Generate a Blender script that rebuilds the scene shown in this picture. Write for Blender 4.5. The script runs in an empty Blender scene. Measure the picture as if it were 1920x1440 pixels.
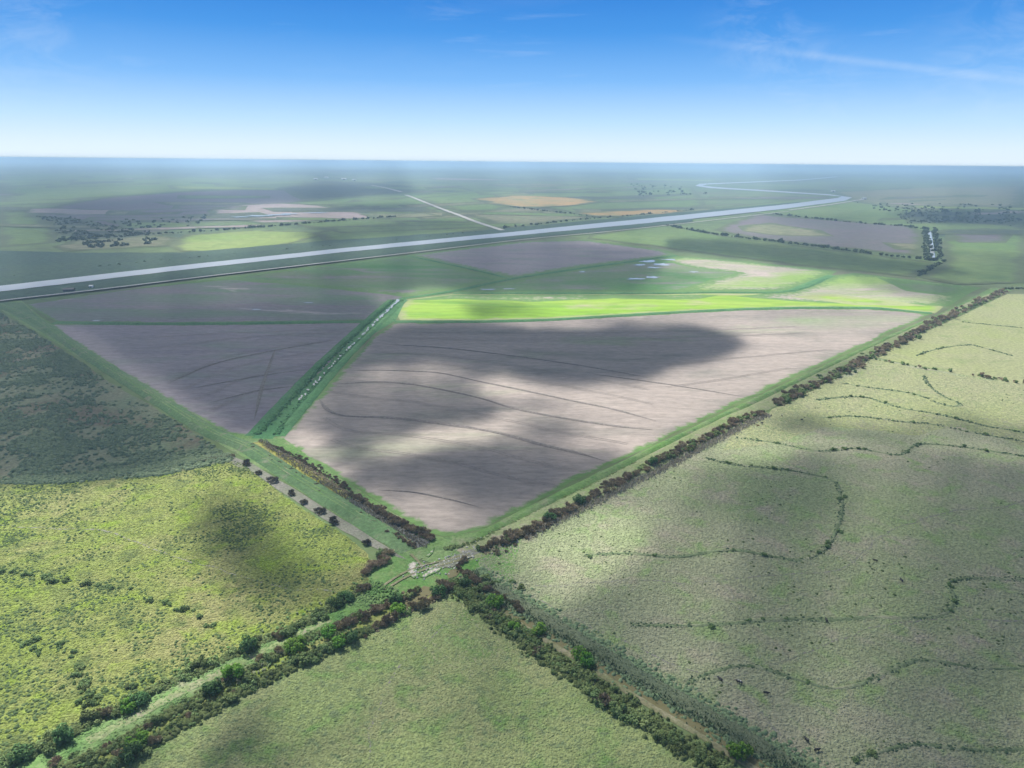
import bpy, bmesh, math, random
import numpy as np
from mathutils import Vector, Matrix

random.seed(7)
RNG = np.random.default_rng(7)
scene = bpy.context.scene
COL = scene.collection

# ------------------------------------------------------------------ camera
CAM_H = 120.0
F_PX = 1333.0
PITCH = math.atan((720 - 304) / F_PX)
ROLL = math.atan(0.0094)
fwd = np.array([0, math.cos(PITCH), -math.sin(PITCH)])
r0 = np.array([1.0, 0, 0]); u0 = np.array([0, math.sin(PITCH), math.cos(PITCH)])
rgt = r0 * math.cos(ROLL) + u0 * math.sin(ROLL)
upv = u0 * math.cos(ROLL) - r0 * math.sin(ROLL)

cam_d = bpy.data.cameras.new("camera")
cam = bpy.data.objects.new("camera", cam_d); COL.objects.link(cam)
cam.matrix_world = Matrix((
    (rgt[0], upv[0], -fwd[0], 0), (rgt[1], upv[1], -fwd[1], 0), (rgt[2], upv[2], -fwd[2], CAM_H), (0, 0, 0, 1)))
cam_d.sensor_width = 36.0
cam_d.lens = 36.0 * F_PX / 1920
cam_d.clip_start = 1.0
cam_d.clip_end = 200000.0
scene.camera = cam

def G(px, py):
    """ground point (z=0) seen at photo pixel px,py"""
    d = fwd * F_PX + rgt * (px - 960) - upv * (py - 720)
    if d[2] > -2.6: d = d.copy(); d[2] = -2.6
    t = CAM_H / -d[2]
    return np.array([d[0] * t, d[1] * t])

def GG(pts):
    return np.array([G(*p) for p in pts])

def PX(x, y, z=0.0):
    """world -> photo pixel (arrays)"""
    x = np.asarray(x, float); y = np.asarray(y, float); zz = np.asarray(z, float) - CAM_H
    cf = x * fwd[0] + y * fwd[1] + zz * fwd[2]
    cr = x * rgt[0] + y * rgt[1] + zz * rgt[2]
    cu = x * upv[0] + y * upv[1] + zz * upv[2]
    cf = np.where(cf < 1, 1, cf)
    return 960 + F_PX * cr / cf, 720 - F_PX * cu / cf

# ------------------------------------------------------------------ sun
SUN_ELEV = math.radians(52)
SUN_AZ = math.radians(-42)          # from +Y (view direction) towards -X: ahead and to the left
sun_dir = np.array([math.sin(SUN_AZ) * math.cos(SUN_ELEV), math.cos(SUN_AZ) * math.cos(SUN_ELEV), math.sin(SUN_ELEV)])

# ------------------------------------------------------------------ noise
def _h(ix, iy, s):
    n = (ix.astype(np.int64) * 374761393 + iy.astype(np.int64) * 668265263 + s * 974634777) & 0xFFFFFFFF
    n = ((n ^ (n >> 13)) * 1274126177) & 0xFFFFFFFF
    n = n ^ (n >> 16)
    return (n & 0xFFFF) / 65535.0
def vnoise(x, y, s=0):
    x = np.asarray(x, float); y = np.asarray(y, float)
    ix = np.floor(x); iy = np.floor(y); fx = x - ix; fy = y - iy
    fx = fx * fx * (3 - 2 * fx); fy = fy * fy * (3 - 2 * fy)
    a = _h(ix, iy, s); b = _h(ix + 1, iy, s); c = _h(ix, iy + 1, s); d = _h(ix + 1, iy + 1, s)
    return (a * (1 - fx) + b * fx) * (1 - fy) + (c * (1 - fx) + d * fx) * fy
def fbm(x, y, s=0, o=4):
    v = 0; a = .5; t = 0
    for k in range(o):
        v = v + a * vnoise(np.asarray(x) * 2 ** k + k * 17.3, np.asarray(y) * 2 ** k - k * 9.1, s + k); t += a; a *= .5
    return v / t

# ------------------------------------------------------------------ materials
def new_mat(name):
    m = bpy.data.materials.new(name); m.use_nodes = True
    nt = m.node_tree; nt.nodes.clear()
    return m, nt, nt.nodes, nt.links
def rgba(c): return (c[0], c[1], c[2], 1)

def noise_node(N, L, vec, scale, detail=4, rough=.55, dist=0.0):
    n = N.new("ShaderNodeTexNoise"); n.inputs["Scale"].default_value = scale
    n.inputs["Detail"].default_value = detail; n.inputs["Roughness"].default_value = rough
    n.inputs["Distortion"].default_value = dist
    L.new(vec, n.inputs["Vector"]); return n.outputs["Fac"]
def ramp_node(N, L, fac, stops, interp='LINEAR'):
    r = N.new("ShaderNodeValToRGB"); r.color_ramp.interpolation = interp
    e = r.color_ramp.elements
    e[0].position, e[0].color = stops[0][0], rgba(stops[0][1])
    e[1].position, e[1].color = stops[-1][0], rgba(stops[-1][1])
    for p, c in stops[1:-1]:
        k = e.new(p); k.color = rgba(c)
    L.new(fac, r.inputs["Fac"]); return r.outputs["Color"]
def mix_node(N, L, fac, a, b, mode='MIX'):
    m = N.new("ShaderNodeMix"); m.data_type = 'RGBA'; m.blend_type = mode
    if hasattr(fac, 'name'): L.new(fac, m.inputs[0])
    else: m.inputs[0].default_value = fac
    for v, k in ((a, 6), (b, 7)):
        if hasattr(v, 'name'): L.new(v, m.inputs[k])
        else: m.inputs[k].default_value = rgba(v)
    return m.outputs[2]

def ground_mat(name, base, alt, spot, big=0.012, mid=0.07, fine=0.8, bump=0.5, bump_d=0.25, spot_amt=(.5, .7),
               stretch=(1, 1), rot=0.0, fine_c=((.62, .62, .62), (1.25, 1.25, 1.25)), fine_mix=1.0, extra=None, margin=None, plough=None):
    """soil / grass: large patches base<->alt, mid-size blotches of spot, fine grain and bump"""
    m, nt, N, L = new_mat(name)
    g = N.new("ShaderNodeNewGeometry")
    mp = N.new("ShaderNodeMapping"); mp.vector_type = 'POINT'
    mp.inputs["Rotation"].default_value = (0, 0, rot)
    mp.inputs["Scale"].default_value = (stretch[0], stretch[1], 1)
    L.new(g.outputs["Position"], mp.inputs["Vector"]); v = mp.outputs["Vector"]
    n1 = noise_node(N, L, v, big, 5, .6, .6)
    c = ramp_node(N, L, n1, [(.36, base), (.64, alt)])
    n2 = noise_node(N, L, v, mid, 5, .62, .4)
    f2 = ramp_node(N, L, n2, [(spot_amt[0], (0, 0, 0)), (spot_amt[1], (1, 1, 1))])
    sp = N.new("ShaderNodeSeparateColor"); L.new(f2, sp.inputs[0])
    c = mix_node(N, L, sp.outputs[0], c, spot)
    if extra:
        n4 = noise_node(N, L, v, extra[1], 4, .6, .5)
        f4 = ramp_node(N, L, n4, [(extra[2], (0, 0, 0)), (extra[3], (1, 1, 1))])
        s4 = N.new("ShaderNodeSeparateColor"); L.new(f4, s4.inputs[0])
        c = mix_node(N, L, s4.outputs[0], c, extra[0])
    n3 = noise_node(N, L, v, fine, 6, .72)
    f3 = ramp_node(N, L, n3, [(.33, fine_c[0]), (.67, fine_c[1])])
    c = mix_node(N, L, fine_mix, c, f3, 'MULTIPLY')
    if plough:
        wv = N.new("ShaderNodeTexWave"); wv.inputs["Scale"].default_value = plough[0]; wv.inputs["Distortion"].default_value = plough[2]
        wv.bands_direction = 'Y'; wv.inputs["Detail"].default_value = 3; wv.inputs["Detail Scale"].default_value = plough[3]
        L.new(g.outputs["Position"], wv.inputs["Vector"])
        lo_ = 1 - plough[1]
        c = mix_node(N, L, 1.0, c, ramp_node(N, L, wv.outputs["Fac"], [(0, (lo_, lo_, lo_)), (.6, (1, 1, 1))]), 'MULTIPLY')
    if margin:
        at = N.new("ShaderNodeAttribute"); at.attribute_name = "edge"
        ne = noise_node(N, L, g.outputs["Position"], margin[1], 6, .65, .5)
        ma = N.new("ShaderNodeMath"); ma.operation = 'MULTIPLY_ADD'; L.new(ne, ma.inputs[0]); ma.inputs[1].default_value = -1.7; ma.inputs[2].default_value = .85
        ad = N.new("ShaderNodeMath"); ad.operation = 'ADD'; L.new(ma.outputs[0], ad.inputs[0]); L.new(at.outputs["Fac"], ad.inputs[1])
        mr = N.new("ShaderNodeMapRange"); mr.interpolation_type = 'SMOOTHSTEP'; mr.inputs[1].default_value = .15; mr.inputs[2].default_value = .62; L.new(ad.outputs[0], mr.inputs[0])
        c = mix_node(N, L, mr.outputs[0], mix_node(N, L, 1.0, margin[0], f3, 'MULTIPLY'), c)
    b = N.new("ShaderNodeBsdfPrincipled"); L.new(c, b.inputs["Base Color"])
    b.inputs["Roughness"].default_value = .95; b.inputs["Specular IOR Level"].default_value = .15
    if bump > 0:
        bp = N.new("ShaderNodeBump"); bp.inputs["Strength"].default_value = bump; bp.inputs["Distance"].default_value = bump_d
        L.new(n3, bp.inputs["Height"]); L.new(bp.outputs[0], b.inputs["Normal"])
    o = N.new("ShaderNodeOutputMaterial"); L.new(b.outputs[0], o.inputs[0])
    return m

def leaf_mat(name, dark, light, rough=.7, trans=.25, objvar=.35):
    m, nt, N, L = new_mat(name)
    at = N.new("ShaderNodeAttribute"); at.attribute_name = "tone"
    oi = N.new("ShaderNodeObjectInfo")
    c = mix_node(N, L, at.outputs["Fac"], dark, light)
    mr = N.new("ShaderNodeMapRange"); mr.inputs[3].default_value = 1 - objvar; mr.inputs[4].default_value = 1 + objvar
    L.new(oi.outputs["Random"], mr.inputs[0])
    cc = N.new("ShaderNodeCombineColor")
    for k in range(3): L.new(mr.outputs[0], cc.inputs[k])
    c = mix_node(N, L, 1.0, c, cc.outputs[0], 'MULTIPLY')
    hs = N.new("ShaderNodeHueSaturation"); L.new(c, hs.inputs["Color"])
    m7 = N.new("ShaderNodeMath"); m7.operation = 'MULTIPLY'; m7.inputs[1].default_value = 7.31; L.new(oi.outputs["Random"], m7.inputs[0])
    fr = N.new("ShaderNodeMath"); fr.operation = 'FRACT'; L.new(m7.outputs[0], fr.inputs[0])
    mh = N.new("ShaderNodeMapRange"); mh.inputs[3].default_value = .495; mh.inputs[4].default_value = .53; L.new(fr.outputs[0], mh.inputs[0])
    L.new(mh.outputs[0], hs.inputs["Hue"]); c = hs.outputs[0]
    d = N.new("ShaderNodeBsdfDiffuse"); L.new(c, d.inputs[0])
    t = N.new("ShaderNodeBsdfTranslucent"); L.new(c, t.inputs[0])
    mx = N.new("ShaderNodeMixShader"); mx.inputs[0].default_value = trans
    L.new(d.outputs[0], mx.inputs[1]); L.new(t.outputs[0], mx.inputs[2])
    o = N.new("ShaderNodeOutputMaterial"); L.new(mx.outputs[0], o.inputs[0])
    return m

def water_mat(name, col, rough=.08, bump=.06, scale=.6, spec=.5, film=None):
    m, nt, N, L = new_mat(name)
    g = N.new("ShaderNodeNewGeometry")
    b = N.new("ShaderNodeBsdfPrincipled")
    b.inputs["Base Color"].default_value = rgba(col)
    b.inputs["Roughness"].default_value = rough; b.inputs["IOR"].default_value = 1.33
    b.inputs["Specular IOR Level"].default_value = spec
    n = noise_node(N, L, g.outputs["Position"], scale, 3)
    bp = N.new("ShaderNodeBump"); bp.inputs["Strength"].default_value = bump; bp.inputs["Distance"].default_value = .1
    L.new(n, bp.inputs["Height"]); L.new(bp.outputs[0], b.inputs["Normal"])
    if film:
        n2 = noise_node(N, L, g.outputs["Position"], .12, 5, .6)
        f = ramp_node(N, L, n2, [(.42, col), (.6, film)])
        L.new(f, b.inputs["Base Color"])
    o = N.new("ShaderNodeOutputMaterial"); L.new(b.outputs[0], o.inputs[0])
    return m

def plain_mat(name, col, rough=.8, var=.25, scale=2.0):
    m, nt, N, L = new_mat(name)
    g = N.new("ShaderNodeTexCoord")
    n = noise_node(N, L, g.outputs["Object"], scale, 4)
    lo = tuple(c * (1 - var) for c in col); hi = tuple(min(1, c * (1 + var)) for c in col)
    c = ramp_node(N, L, n, [(.35, lo), (.65, hi)])
    b = N.new("ShaderNodeBsdfPrincipled"); L.new(c, b.inputs["Base Color"])
    b.inputs["Roughness"].default_value = rough
    o = N.new("ShaderNodeOutputMaterial"); L.new(b.outputs[0], o.inputs[0])
    return m

# ------------------------------------------------------------------ mesh helpers
def mesh_obj(name, verts, faces, mat, parent=None, smooth=False, tone=None):
    me = bpy.data.meshes.new(name)
    verts = np.asarray(verts, np.float32)
    if isinstance(faces, np.ndarray):
        n, k = faces.shape
        me.vertices.add(len(verts)); me.vertices.foreach_set("co", verts.ravel())
        me.loops.add(n * k); me.loops.foreach_set("vertex_index", faces.astype(np.int32).ravel())
        me.polygons.add(n); me.polygons.foreach_set("loop_start", np.arange(0, n * k, k, dtype=np.int32))
        me.polygons.foreach_set("loop_total", np.full(n, k, dtype=np.int32))
        me.update(calc_edges=True)
    else:
        me.from_pydata([tuple(v) for v in verts], [], faces); me.update()
    if mat: me.materials.append(mat)
    if smooth: me.polygons.foreach_set("use_smooth", np.ones(len(me.polygons), bool))
    if tone is not None:
        a = me.attributes.new("tone", 'FLOAT', 'FACE'); a.data.foreach_set("value", np.asarray(tone, np.float32))
    o = bpy.data.objects.new(name, me); COL.objects.link(o)
    if parent: o.parent = parent
    return o

def tag(o, label=None, cat=None, group=None, kind=None):
    if label: o['label'] = label
    if cat: o['category'] = cat
    if group: o['group'] = group
    if kind: o['kind'] = kind
    return o

def dense(poly, closed=True, jit=0.0, seg=None, seed=1):
    """resample a world polyline and roughen it"""
    pts = [np.asarray(p, float) for p in poly]
    out = []; n = len(pts)
    for i in range(n if closed else n - 1):
        a, b = pts[i], pts[(i + 1) % n]
        l = np.linalg.norm(b - a)
        s = seg if seg else max(2.0, np.linalg.norm((a + b) / 2) * .012)
        k = max(1, int(l / s)); k = min(k, 160)
        for j in range(k): out.append(a + (b - a) * j / k)
    if not closed: out.append(pts[-1])
    out = np.array(out)
    if jit:
        d = np.linalg.norm(out, axis=1)
        w = np.maximum(d * .02, 3)
        out = out + np.stack([(fbm(out[:, 0] / w, out[:, 1] / w, seed) - .5), (fbm(out[:, 0] / w, out[:, 1] / w, seed + 50) - .5)], 1) * 2 * jit * np.minimum(np.maximum(d / 300, .6), 6)[:, None]
    return out

def spline(pts, n=8):
    """Catmull-Rom through world points"""
    P = [np.asarray(p, float) for p in pts]
    P = [2 * P[0] - P[1]] + P + [2 * P[-1] - P[-2]]
    out = []
    for i in range(1, len(P) - 2):
        for j in range(n):
            t = j / n
            a, b, c, d = P[i - 1:i + 3]
            out.append(.5 * ((2 * b) + (c - a) * t + (2 * a - 5 * b + 4 * c - d) * t * t + (3 * b - 3 * c + d - a) * t ** 3))
    out.append(P[-2])
    return np.array(out)

def inpoly(px, py, poly):
    px = np.asarray(px); py = np.asarray(py); r = np.zeros(px.shape, bool)
    n = len(poly); j = n - 1
    for i in range(n):
        xi, yi = poly[i]; xj, yj = poly[j]
        c = ((yi > py) != (yj > py)) & (px < (xj - xi) * (py - yi) / (yj - yi + 1e-12) + xi)
        r ^= c; j = i
    return r

LAYER = [0.02]
def sheet(name, pxs, mat, z=None, jit=1.2, kind='structure', world=None, label=None):
    w = GG(pxs) if world is None else np.asarray(world)
    w = dense(w, True, jit, seed=len(pxs) + int(abs(w[0][0])) % 97)
    if z is None:
        LAYER[0] += .006; z = LAYER[0]
    bm = bmesh.new()
    vs = [bm.verts.new((p[0], p[1], z)) for p in w]
    f = bm.faces.new(vs)
    f.normal_update()
    if f.normal.z < 0: f.normal_flip()
    bmesh.ops.triangulate(bm, faces=[f])
    me = bpy.data.meshes.new(name); bm.to_mesh(me); bm.free()
    me.materials.append(mat)
    o = bpy.data.objects.new(name, me); COL.objects.link(o)
    o['kind'] = kind
    if label: o['label'] = label
    return o

from mathutils.geometry import delaunay_2d_cdt
def field(name, pxs, mat, z=None, jit=1.5, margin=5.0):
    """a field with a vertex value 'edge' (0 on the border, 1 inside) that its material uses for a weedy ragged margin"""
    w = dense(GG(pxs), True, jit, seed=len(pxs) + int(abs(pxs[0][0])) % 97)
    if z is None:
        LAYER[0] += .006; z = LAYER[0]
    c = w.mean(0); q = w - c
    lo, hi = q.min(0), q.max(0)
    sp = max(margin * .55, math.sqrt((hi - lo).prod() / 5000))
    gx, gy = np.meshgrid(np.arange(lo[0], hi[0], sp), np.arange(lo[1], hi[1], sp))
    g = np.column_stack([gx.ravel(), gy.ravel()]) + RNG.uniform(-.25, .25, (gx.size, 2)) * sp
    g = g[inpoly(g[:, 0], g[:, 1], [tuple(p) for p in q])]
    def dist(P):
        a = q; b = np.roll(q, -1, 0); d = b - a; L2 = (d * d).sum(1) + 1e-9; out = np.full(len(P), 1e9)
        for i in range(len(a)):
            t = np.clip(((P - a[i]) @ d[i]) / L2[i], 0, 1)
            out = np.minimum(out, np.hypot(P[:, 0] - a[i, 0] - t * d[i, 0], P[:, 1] - a[i, 1] - t * d[i, 1]))
        return out
    if len(g):
        g = g[dist(g) > sp * .3]
    P = np.concatenate([q, g]) if len(g) else q
    r = delaunay_2d_cdt([Vector(p) for p in P], [], [list(range(len(q)))], 1, 1e-4)
    V = np.array([(v[0], v[1]) for v in r[0]])
    o = mesh_obj(name, np.column_stack([V + c, np.full(len(V), z)]), [tuple(f) for f in r[2]], mat)
    a = o.data.attributes.new("edge", 'FLOAT', 'POINT'); a.data.foreach_set("value", np.clip(dist(V) / margin, 0, 1).astype(np.float32))
    if o.data.polygons and o.data.polygons[0].normal.z < 0: o.data.flip_normals()
    o['kind'] = 'structure'
    return o

def sweep(name, line, profile, mat, jit=0.0, kind='structure', z0=0.0, hvar=0.0, seed=3, smooth=True, scales=None):
    """profile = [(offset, z)...] swept along a world polyline (left is +)"""
    line = np.asarray(line)
    t = np.gradient(line, axis=0); t /= np.linalg.norm(t, axis=1)[:, None] + 1e-9
    nrm = np.stack([-t[:, 1], t[:, 0]], 1)
    k = len(profile); V = []
    taper = np.clip(np.minimum(np.arange(len(line)), np.arange(len(line))[::-1]) / 5.0, 0, 1)
    s = np.concatenate([[0], np.cumsum(np.linalg.norm(np.diff(line, axis=0), axis=1))])
    for j, (off, z) in enumerate(profile):
        o = off + (fbm(s / 7, s * 0 + j * 3.1, seed) - .5) * 2 * jit
        if scales is not None: o = o * scales
        zz = z * taper * (1 + (fbm(s / 5, s * 0 + j * 7.7, seed + 9) - .5) * 2 * hvar)
        p = line + nrm * o[:, None]
        V.append(np.column_stack([p, zz + z0]))
    V = np.stack(V, 1).reshape(-1, 3)
    F = []
    for i in range(len(line) - 1):
        for j in range(k - 1):
            a = i * k + j
            F.append((a, a + k, a + k + 1, a + 1))
    F = np.array(F)[:, ::-1]
    o = mesh_obj(name, V, F, mat, smooth=smooth)
    o['kind'] = kind
    return o

def resample(line, step):
    line = np.asarray(line)
    s = np.concatenate([[0], np.cumsum(np.linalg.norm(np.diff(line, axis=0), axis=1))])
    q = np.arange(0, s[-1], step)
    return np.column_stack([np.interp(q, s, line[:, 0]), np.interp(q, s, line[:, 1])])

def row(pxs, step=None, n=8):
    w = spline(GG(pxs), n)
    return resample(w, step) if step else w

# ------------------------------------------------------------------ material set
M = {}
M['base'] = ground_mat('far_grassland', (.10, .15, .06), (.145, .195, .08), (.12, .115, .085), big=.0011, mid=.004, fine=.03, bump=0, spot_amt=(.5, .66),
                       fine_c=((.75, .75, .75), (1.2, 1.2, 1.2)), extra=((.065, .10, .06), .0022, .54, .64))
M['past_l'] = ground_mat('weedy_pasture', (.17, .23, .045), (.24, .24, .10), (.19, .275, .035), fine_c=((.60, .60, .60), (1.32, 1.32, 1.32)), big=.02, mid=.09, fine=.9, bump=.9, bump_d=.5, extra=((.115, .15, .05), .16, .52, .68))
M['past_ld'] = ground_mat('rough_pasture', (.20, .195, .13), (.13, .175, .10), (.12, .17, .095), fine_c=((.60, .60, .60), (1.32, 1.32, 1.32)), big=.012, mid=.05, fine=.6, bump=.9, bump_d=.6, extra=((.14, .125, .085), .02, .5, .6))
M['past_f'] = ground_mat('short_pasture', (.205, .262, .10), (.25, .268, .13), (.14, .24, .07), fine_c=((.67, .67, .67), (1.26, 1.26, 1.26)), big=.03, mid=.12, fine=1.1, bump=.8, bump_d=.4, extra=((.14, .185, .09), .5, .52, .66))
M['tip'] = ground_mat('fresh_pasture', (.14, .27, .075), (.19, .275, .11), (.24, .27, .13), margin=((.25, .267, .14), .09), fine_c=((.67, .67, .67), (1.26, 1.26, 1.26)), big=.05, mid=.14, fine=1.1, bump=.8, bump_d=.4)
M['past_r'] = ground_mat('grazed_pasture', (.255, .265, .175), (.225, .272, .14), (.29, .27, .20), fine_c=((.67, .67, .67), (1.26, 1.26, 1.26)), big=.013, mid=.06, fine=.85, bump=.9, bump_d=.5, extra=((.20, .275, .115), .09, .53, .68))
M['past_ru'] = ground_mat('yellowing_pasture', (.235, .265, .115), (.25, .26, .145), (.275, .26, .17), fine_c=((.60, .60, .60), (1.32, 1.32, 1.32)), big=.012, mid=.03, fine=.5, bump=.6, bump_d=.5, extra=((.17, .22, .085), .03, .55, .7))
SOIL = dict(margin=((.105, .19, .06), .16), plough=(.035, .07, 9.0, .6), big=.008, mid=.03, fine=.45, bump=.35, bump_d=.3, stretch=(.35, 1), rot=.12, fine_c=((.76, .76, .76), (1.18, 1.18, 1.18)))
M['soil'] = ground_mat('bare_soil', (.305, .262, .235), (.235, .207, .188), (.175, .165, .145), spot_amt=(.52, .70), extra=((.195, .235, .14), .014, .57, .72), **SOIL)
M['soil_l'] = ground_mat('dark_soil', (.25, .215, .235), (.205, .185, .195), (.15, .19, .145), spot_amt=(.5, .75), extra=((.19, .165, .19), .02, .5, .65), **SOIL)
M['soil_u'] = ground_mat('weedy_soil', (.175, .16, .17), (.10, .195, .085), (.185, .16, .175), spot_amt=(.45, .62), extra=((.32, .29, .28), .02, .62, .7), **SOIL)
M['soil_g'] = ground_mat('greening_soil', (.085, .20, .06), (.15, .18, .11), (.20, .17, .185), spot_amt=(.52, .68), extra=((.07, .18, .05), .02, .5, .65), **SOIL)
M['soil_p'] = ground_mat('pale_soil', (.34, .285, .27), (.25, .26, .17), (.37, .31, .29), spot_amt=(.45, .65), extra=((.20, .30, .08), .01, .5, .62), **SOIL)
M['lime'] = ground_mat('young_rice', margin=((.25, .28, .13), .05), plough=(.02, .12, 12.0, .5), base=(.17, .31, .025), alt=(.24, .33, .06), spot=(.11, .235, .03), big=.01, mid=.03, fine=.3, bump=.2, bump_d=.2, stretch=(.3, 1), rot=.05, spot_amt=(.5, .68),
                       fine_c=((.85, .85, .85), (1.12, 1.12, 1.12)), extra=((.29, .28, .17), .02, .56, .68))
M['bankgrass'] = ground_mat('bank_grass', (.105, .205, .055), (.165, .235, .10), (.075, .165, .05), big=.05, mid=.16, fine=.9, bump=.6, bump_d=.3, extra=((.22, .23, .14), .09, .56, .68))
M['ditchgrass'] = ground_mat('ditch_grass', (.06, .17, .065), (.10, .215, .085), (.05, .14, .055), big=.03, mid=.2, fine=.8, bump=.7, bump_d=.4)
M['levee'] = ground_mat('levee_grass_shaded', (.08, .16, .065), (.115, .185, .085), (.175, .195, .125), big=.04, mid=.15, fine=.8, bump=.7, bump_d=.4, spot_amt=(.55, .7))  # bank grass toned darker for the shade on the left stretch
M['canalbank'] = ground_mat('canal_bank_grass', (.045, .085, .06), (.06, .10, .06), (.05, .08, .065), big=.006, mid=.03, fine=.2, bump=.2)
M['brightgrass'] = ground_mat('lush_grass', (.085, .20, .045), (.13, .225, .075), (.17, .22, .09), big=.06, mid=.25, fine=1.1, bump=.6, bump_d=.3)
M['track'] = ground_mat('grass_track', (.20, .25, .11), (.23, .245, .14), (.15, .225, .075), big=.06, mid=.2, fine=1.0, bump=.5, bump_d=.25, extra=((.27, .25, .18), .15, .56, .68))
M['greytrack'] = ground_mat('grey_verge', (.19, .185, .16), (.17, .185, .13), (.22, .21, .18), big=.05, mid=.3, fine=1.2, bump=.7, bump_d=.3)
M['sand'] = ground_mat('pale_sand', margin=((.10, .20, .055), .7), base=(.50, .46, .40), alt=(.42, .38, .33), spot=(.55, .52, .47), big=.1, mid=.4, fine=1.6, bump=.4, bump_d=.2)
M['mud'] = ground_mat('dry_mud_bank', (.21, .20, .12), (.17, .18, .09), (.26, .235, .165), big=.1, mid=.4, fine=1.6, bump=.5, bump_d=.2)
M['gravel'] = ground_mat('gravel', (.42, .42, .40), (.38, .38, .35), (.46, .45, .43), big=.02, mid=.1, fine=.8, bump=.2)
M['ridge'] = ground_mat('ridge_grass', (.11, .14, .085), (.14, .165, .10), (.08, .11, .07), big=.05, mid=.3, fine=1.2, bump=.9, bump_d=.4)
M['ridge_r'] = ground_mat('ridge_pasture', (.125, .165, .085), (.17, .215, .115), (.095, .135, .07), big=.09, mid=.25, fine=1.0, bump=.8, bump_d=.4, extra=((.27, .28, .18), .12, .5, .65))
M['rut'] = ground_mat('tractor_rut', (.225, .198, .18), (.25, .218, .20), (.20, .185, .165), big=.05, mid=.2, fine=.8, bump=.3)
M['furrow'] = ground_mat('damp_furrow', (.17, .15, .14), (.20, .178, .165), (.14, .135, .115), big=.05, mid=.2, fine=.8, bump=.4)
M['algae'] = water_mat('algae_water', (.12, .105, .025), .18, .05, .6, .5, film=(.30, .30, .035))
M['olive'] = water_mat('olive_water', (.135, .125, .06), .3, .05, .6, .25)
M['greywater'] = water_mat('grey_water', (.10, .105, .10), .12, .06)
M['canal'] = water_mat('canal_water', (.33, .345, .36), .3, .1, .3, .6)
M['puddle'] = water_mat('puddle_water_glint', (.44, .45, .45), .15, .02, .4, .4)  # pale base colour stands in for the bright glint on the water
M['f_purple'] = ground_mat('fallow_far', (.15, .125, .14), (.14, .14, .125), (.165, .135, .15), big=.004, mid=.015, fine=.08, margin=((.10, .125, .06), 0.012), bump=0, fine_c=((.8, .8, .8), (1.15, 1.15, 1.15)))
M['f_pink'] = ground_mat('pale_fallow_far', (.30, .235, .235), (.26, .225, .20), (.33, .28, .27), big=.004, mid=.02, fine=.08, margin=((.10, .125, .06), 0.012), bump=0, fine_c=((.8, .8, .8), (1.15, 1.15, 1.15)))
M['f_green'] = ground_mat('green_field_far', (.12, .19, .06), (.15, .20, .075), (.10, .16, .055), big=.003, mid=.012, fine=.06, margin=((.10, .125, .06), 0.01), bump=0, fine_c=((.8, .8, .8), (1.15, 1.15, 1.15)))
M['f_lime'] = ground_mat('lime_field_far', (.17, .25, .06), (.20, .25, .08), (.15, .21, .06), big=.006, mid=.02, fine=.08, margin=((.10, .125, .06), 0.012), bump=0, fine_c=((.8, .8, .8), (1.15, 1.15, 1.15)))
M['f_orange'] = ground_mat('ripe_field_far', (.40, .245, .085), (.31, .235, .10), (.22, .22, .09), big=.004, mid=.01, fine=.06, margin=((.10, .125, .06), 0.008), bump=0, spot_amt=(.5, .62), fine_c=((.8, .8, .8), (1.15, 1.15, 1.15)))
M['f_scrub_and_shade'] = ground_mat('scrub_and_shade_far', (.075, .095, .065), (.10, .12, .075), (.055, .075, .06), big=.008, mid=.03, fine=.12, margin=((.10, .125, .06), 0.015), bump=0)
M['f_olive'] = ground_mat('olive_field_far', (.17, .185, .10), (.20, .19, .12), (.14, .17, .08), big=.004, mid=.015, fine=.06, margin=((.10, .125, .06), 0.01), bump=0)

# ------------------------------------------------------------------ ground
rings = [0, 60, 150, 300, 600, 1000, 1600, 2500, 4000, 6500, 10000, 16000, 25000, 40000, 60000]
V = [(0, 0, 0)]; F = []
NS = 96
for r in rings[1:]:
    for k in range(NS):
        a = 2 * math.pi * k / NS; V.append((r * math.cos(a), r * math.sin(a), 0))
for k in range(NS): F.append((0, 1 + k, 1 + (k + 1) % NS))
for i in range(len(rings) - 2):
    for k in range(NS):
        a = 1 + i * NS + k; b = 1 + i * NS + (k + 1) % NS
        F.append((a, a + NS, b + NS, b))
g = mesh_obj('ground', V, F, M['base']); g['kind'] = 'structure'

# far fields (beyond the canal); z grows a little with distance so that layers stay apart
Z = 0.30
def far(name, poly, m):
    global Z
    Z += .006
    d = np.hypot(*np.mean(GG(poly), 0))
    return field(name, poly, M[m], z=Z, jit=2.5, margin=max(12, d * (.035 if m == 'f_orange' else .025))) if 'f_' in m else sheet(name, poly, M[m], z=Z, jit=2.5)
far('field', [(0, 330), (60, 325), (330, 330), (560, 342), (330, 362), (60, 378), (0, 385)], 'f_green')
far('field', [(80, 392), (180, 372), (330, 361), (500, 353), (640, 366), (560, 380), (420, 390), (400, 404), (300, 436), (200, 446), (120, 442), (60, 400)], 'f_purple')
far('field', [(0, 395), (60, 398), (110, 440), (100, 455), (0, 465)], 'f_green')
far('field', [(40, 392), (100, 390), (260, 396), (250, 402), (120, 404), (50, 400)], 'f_pink')
far('field', [(390, 396), (430, 385), (520, 381), (600, 385), (725, 407), (600, 414), (500, 420), (430, 412)], 'f_pink')
far('field', [(530, 381), (640, 372), (770, 366), (960, 352), (1000, 362), (830, 392), (740, 408), (610, 385)], 'f_green')
far('field', [(560, 375), (520, 352), (600, 340), (700, 342), (775, 350), (770, 362), (640, 370)], 'f_scrub_and_shade')  # dark tone is cloud shade over a green field, put into the colour
far('field', [(740, 408), (860, 404), (935, 428), (640, 462), (600, 450), (590, 438), (640, 418)], 'f_green')
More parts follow.
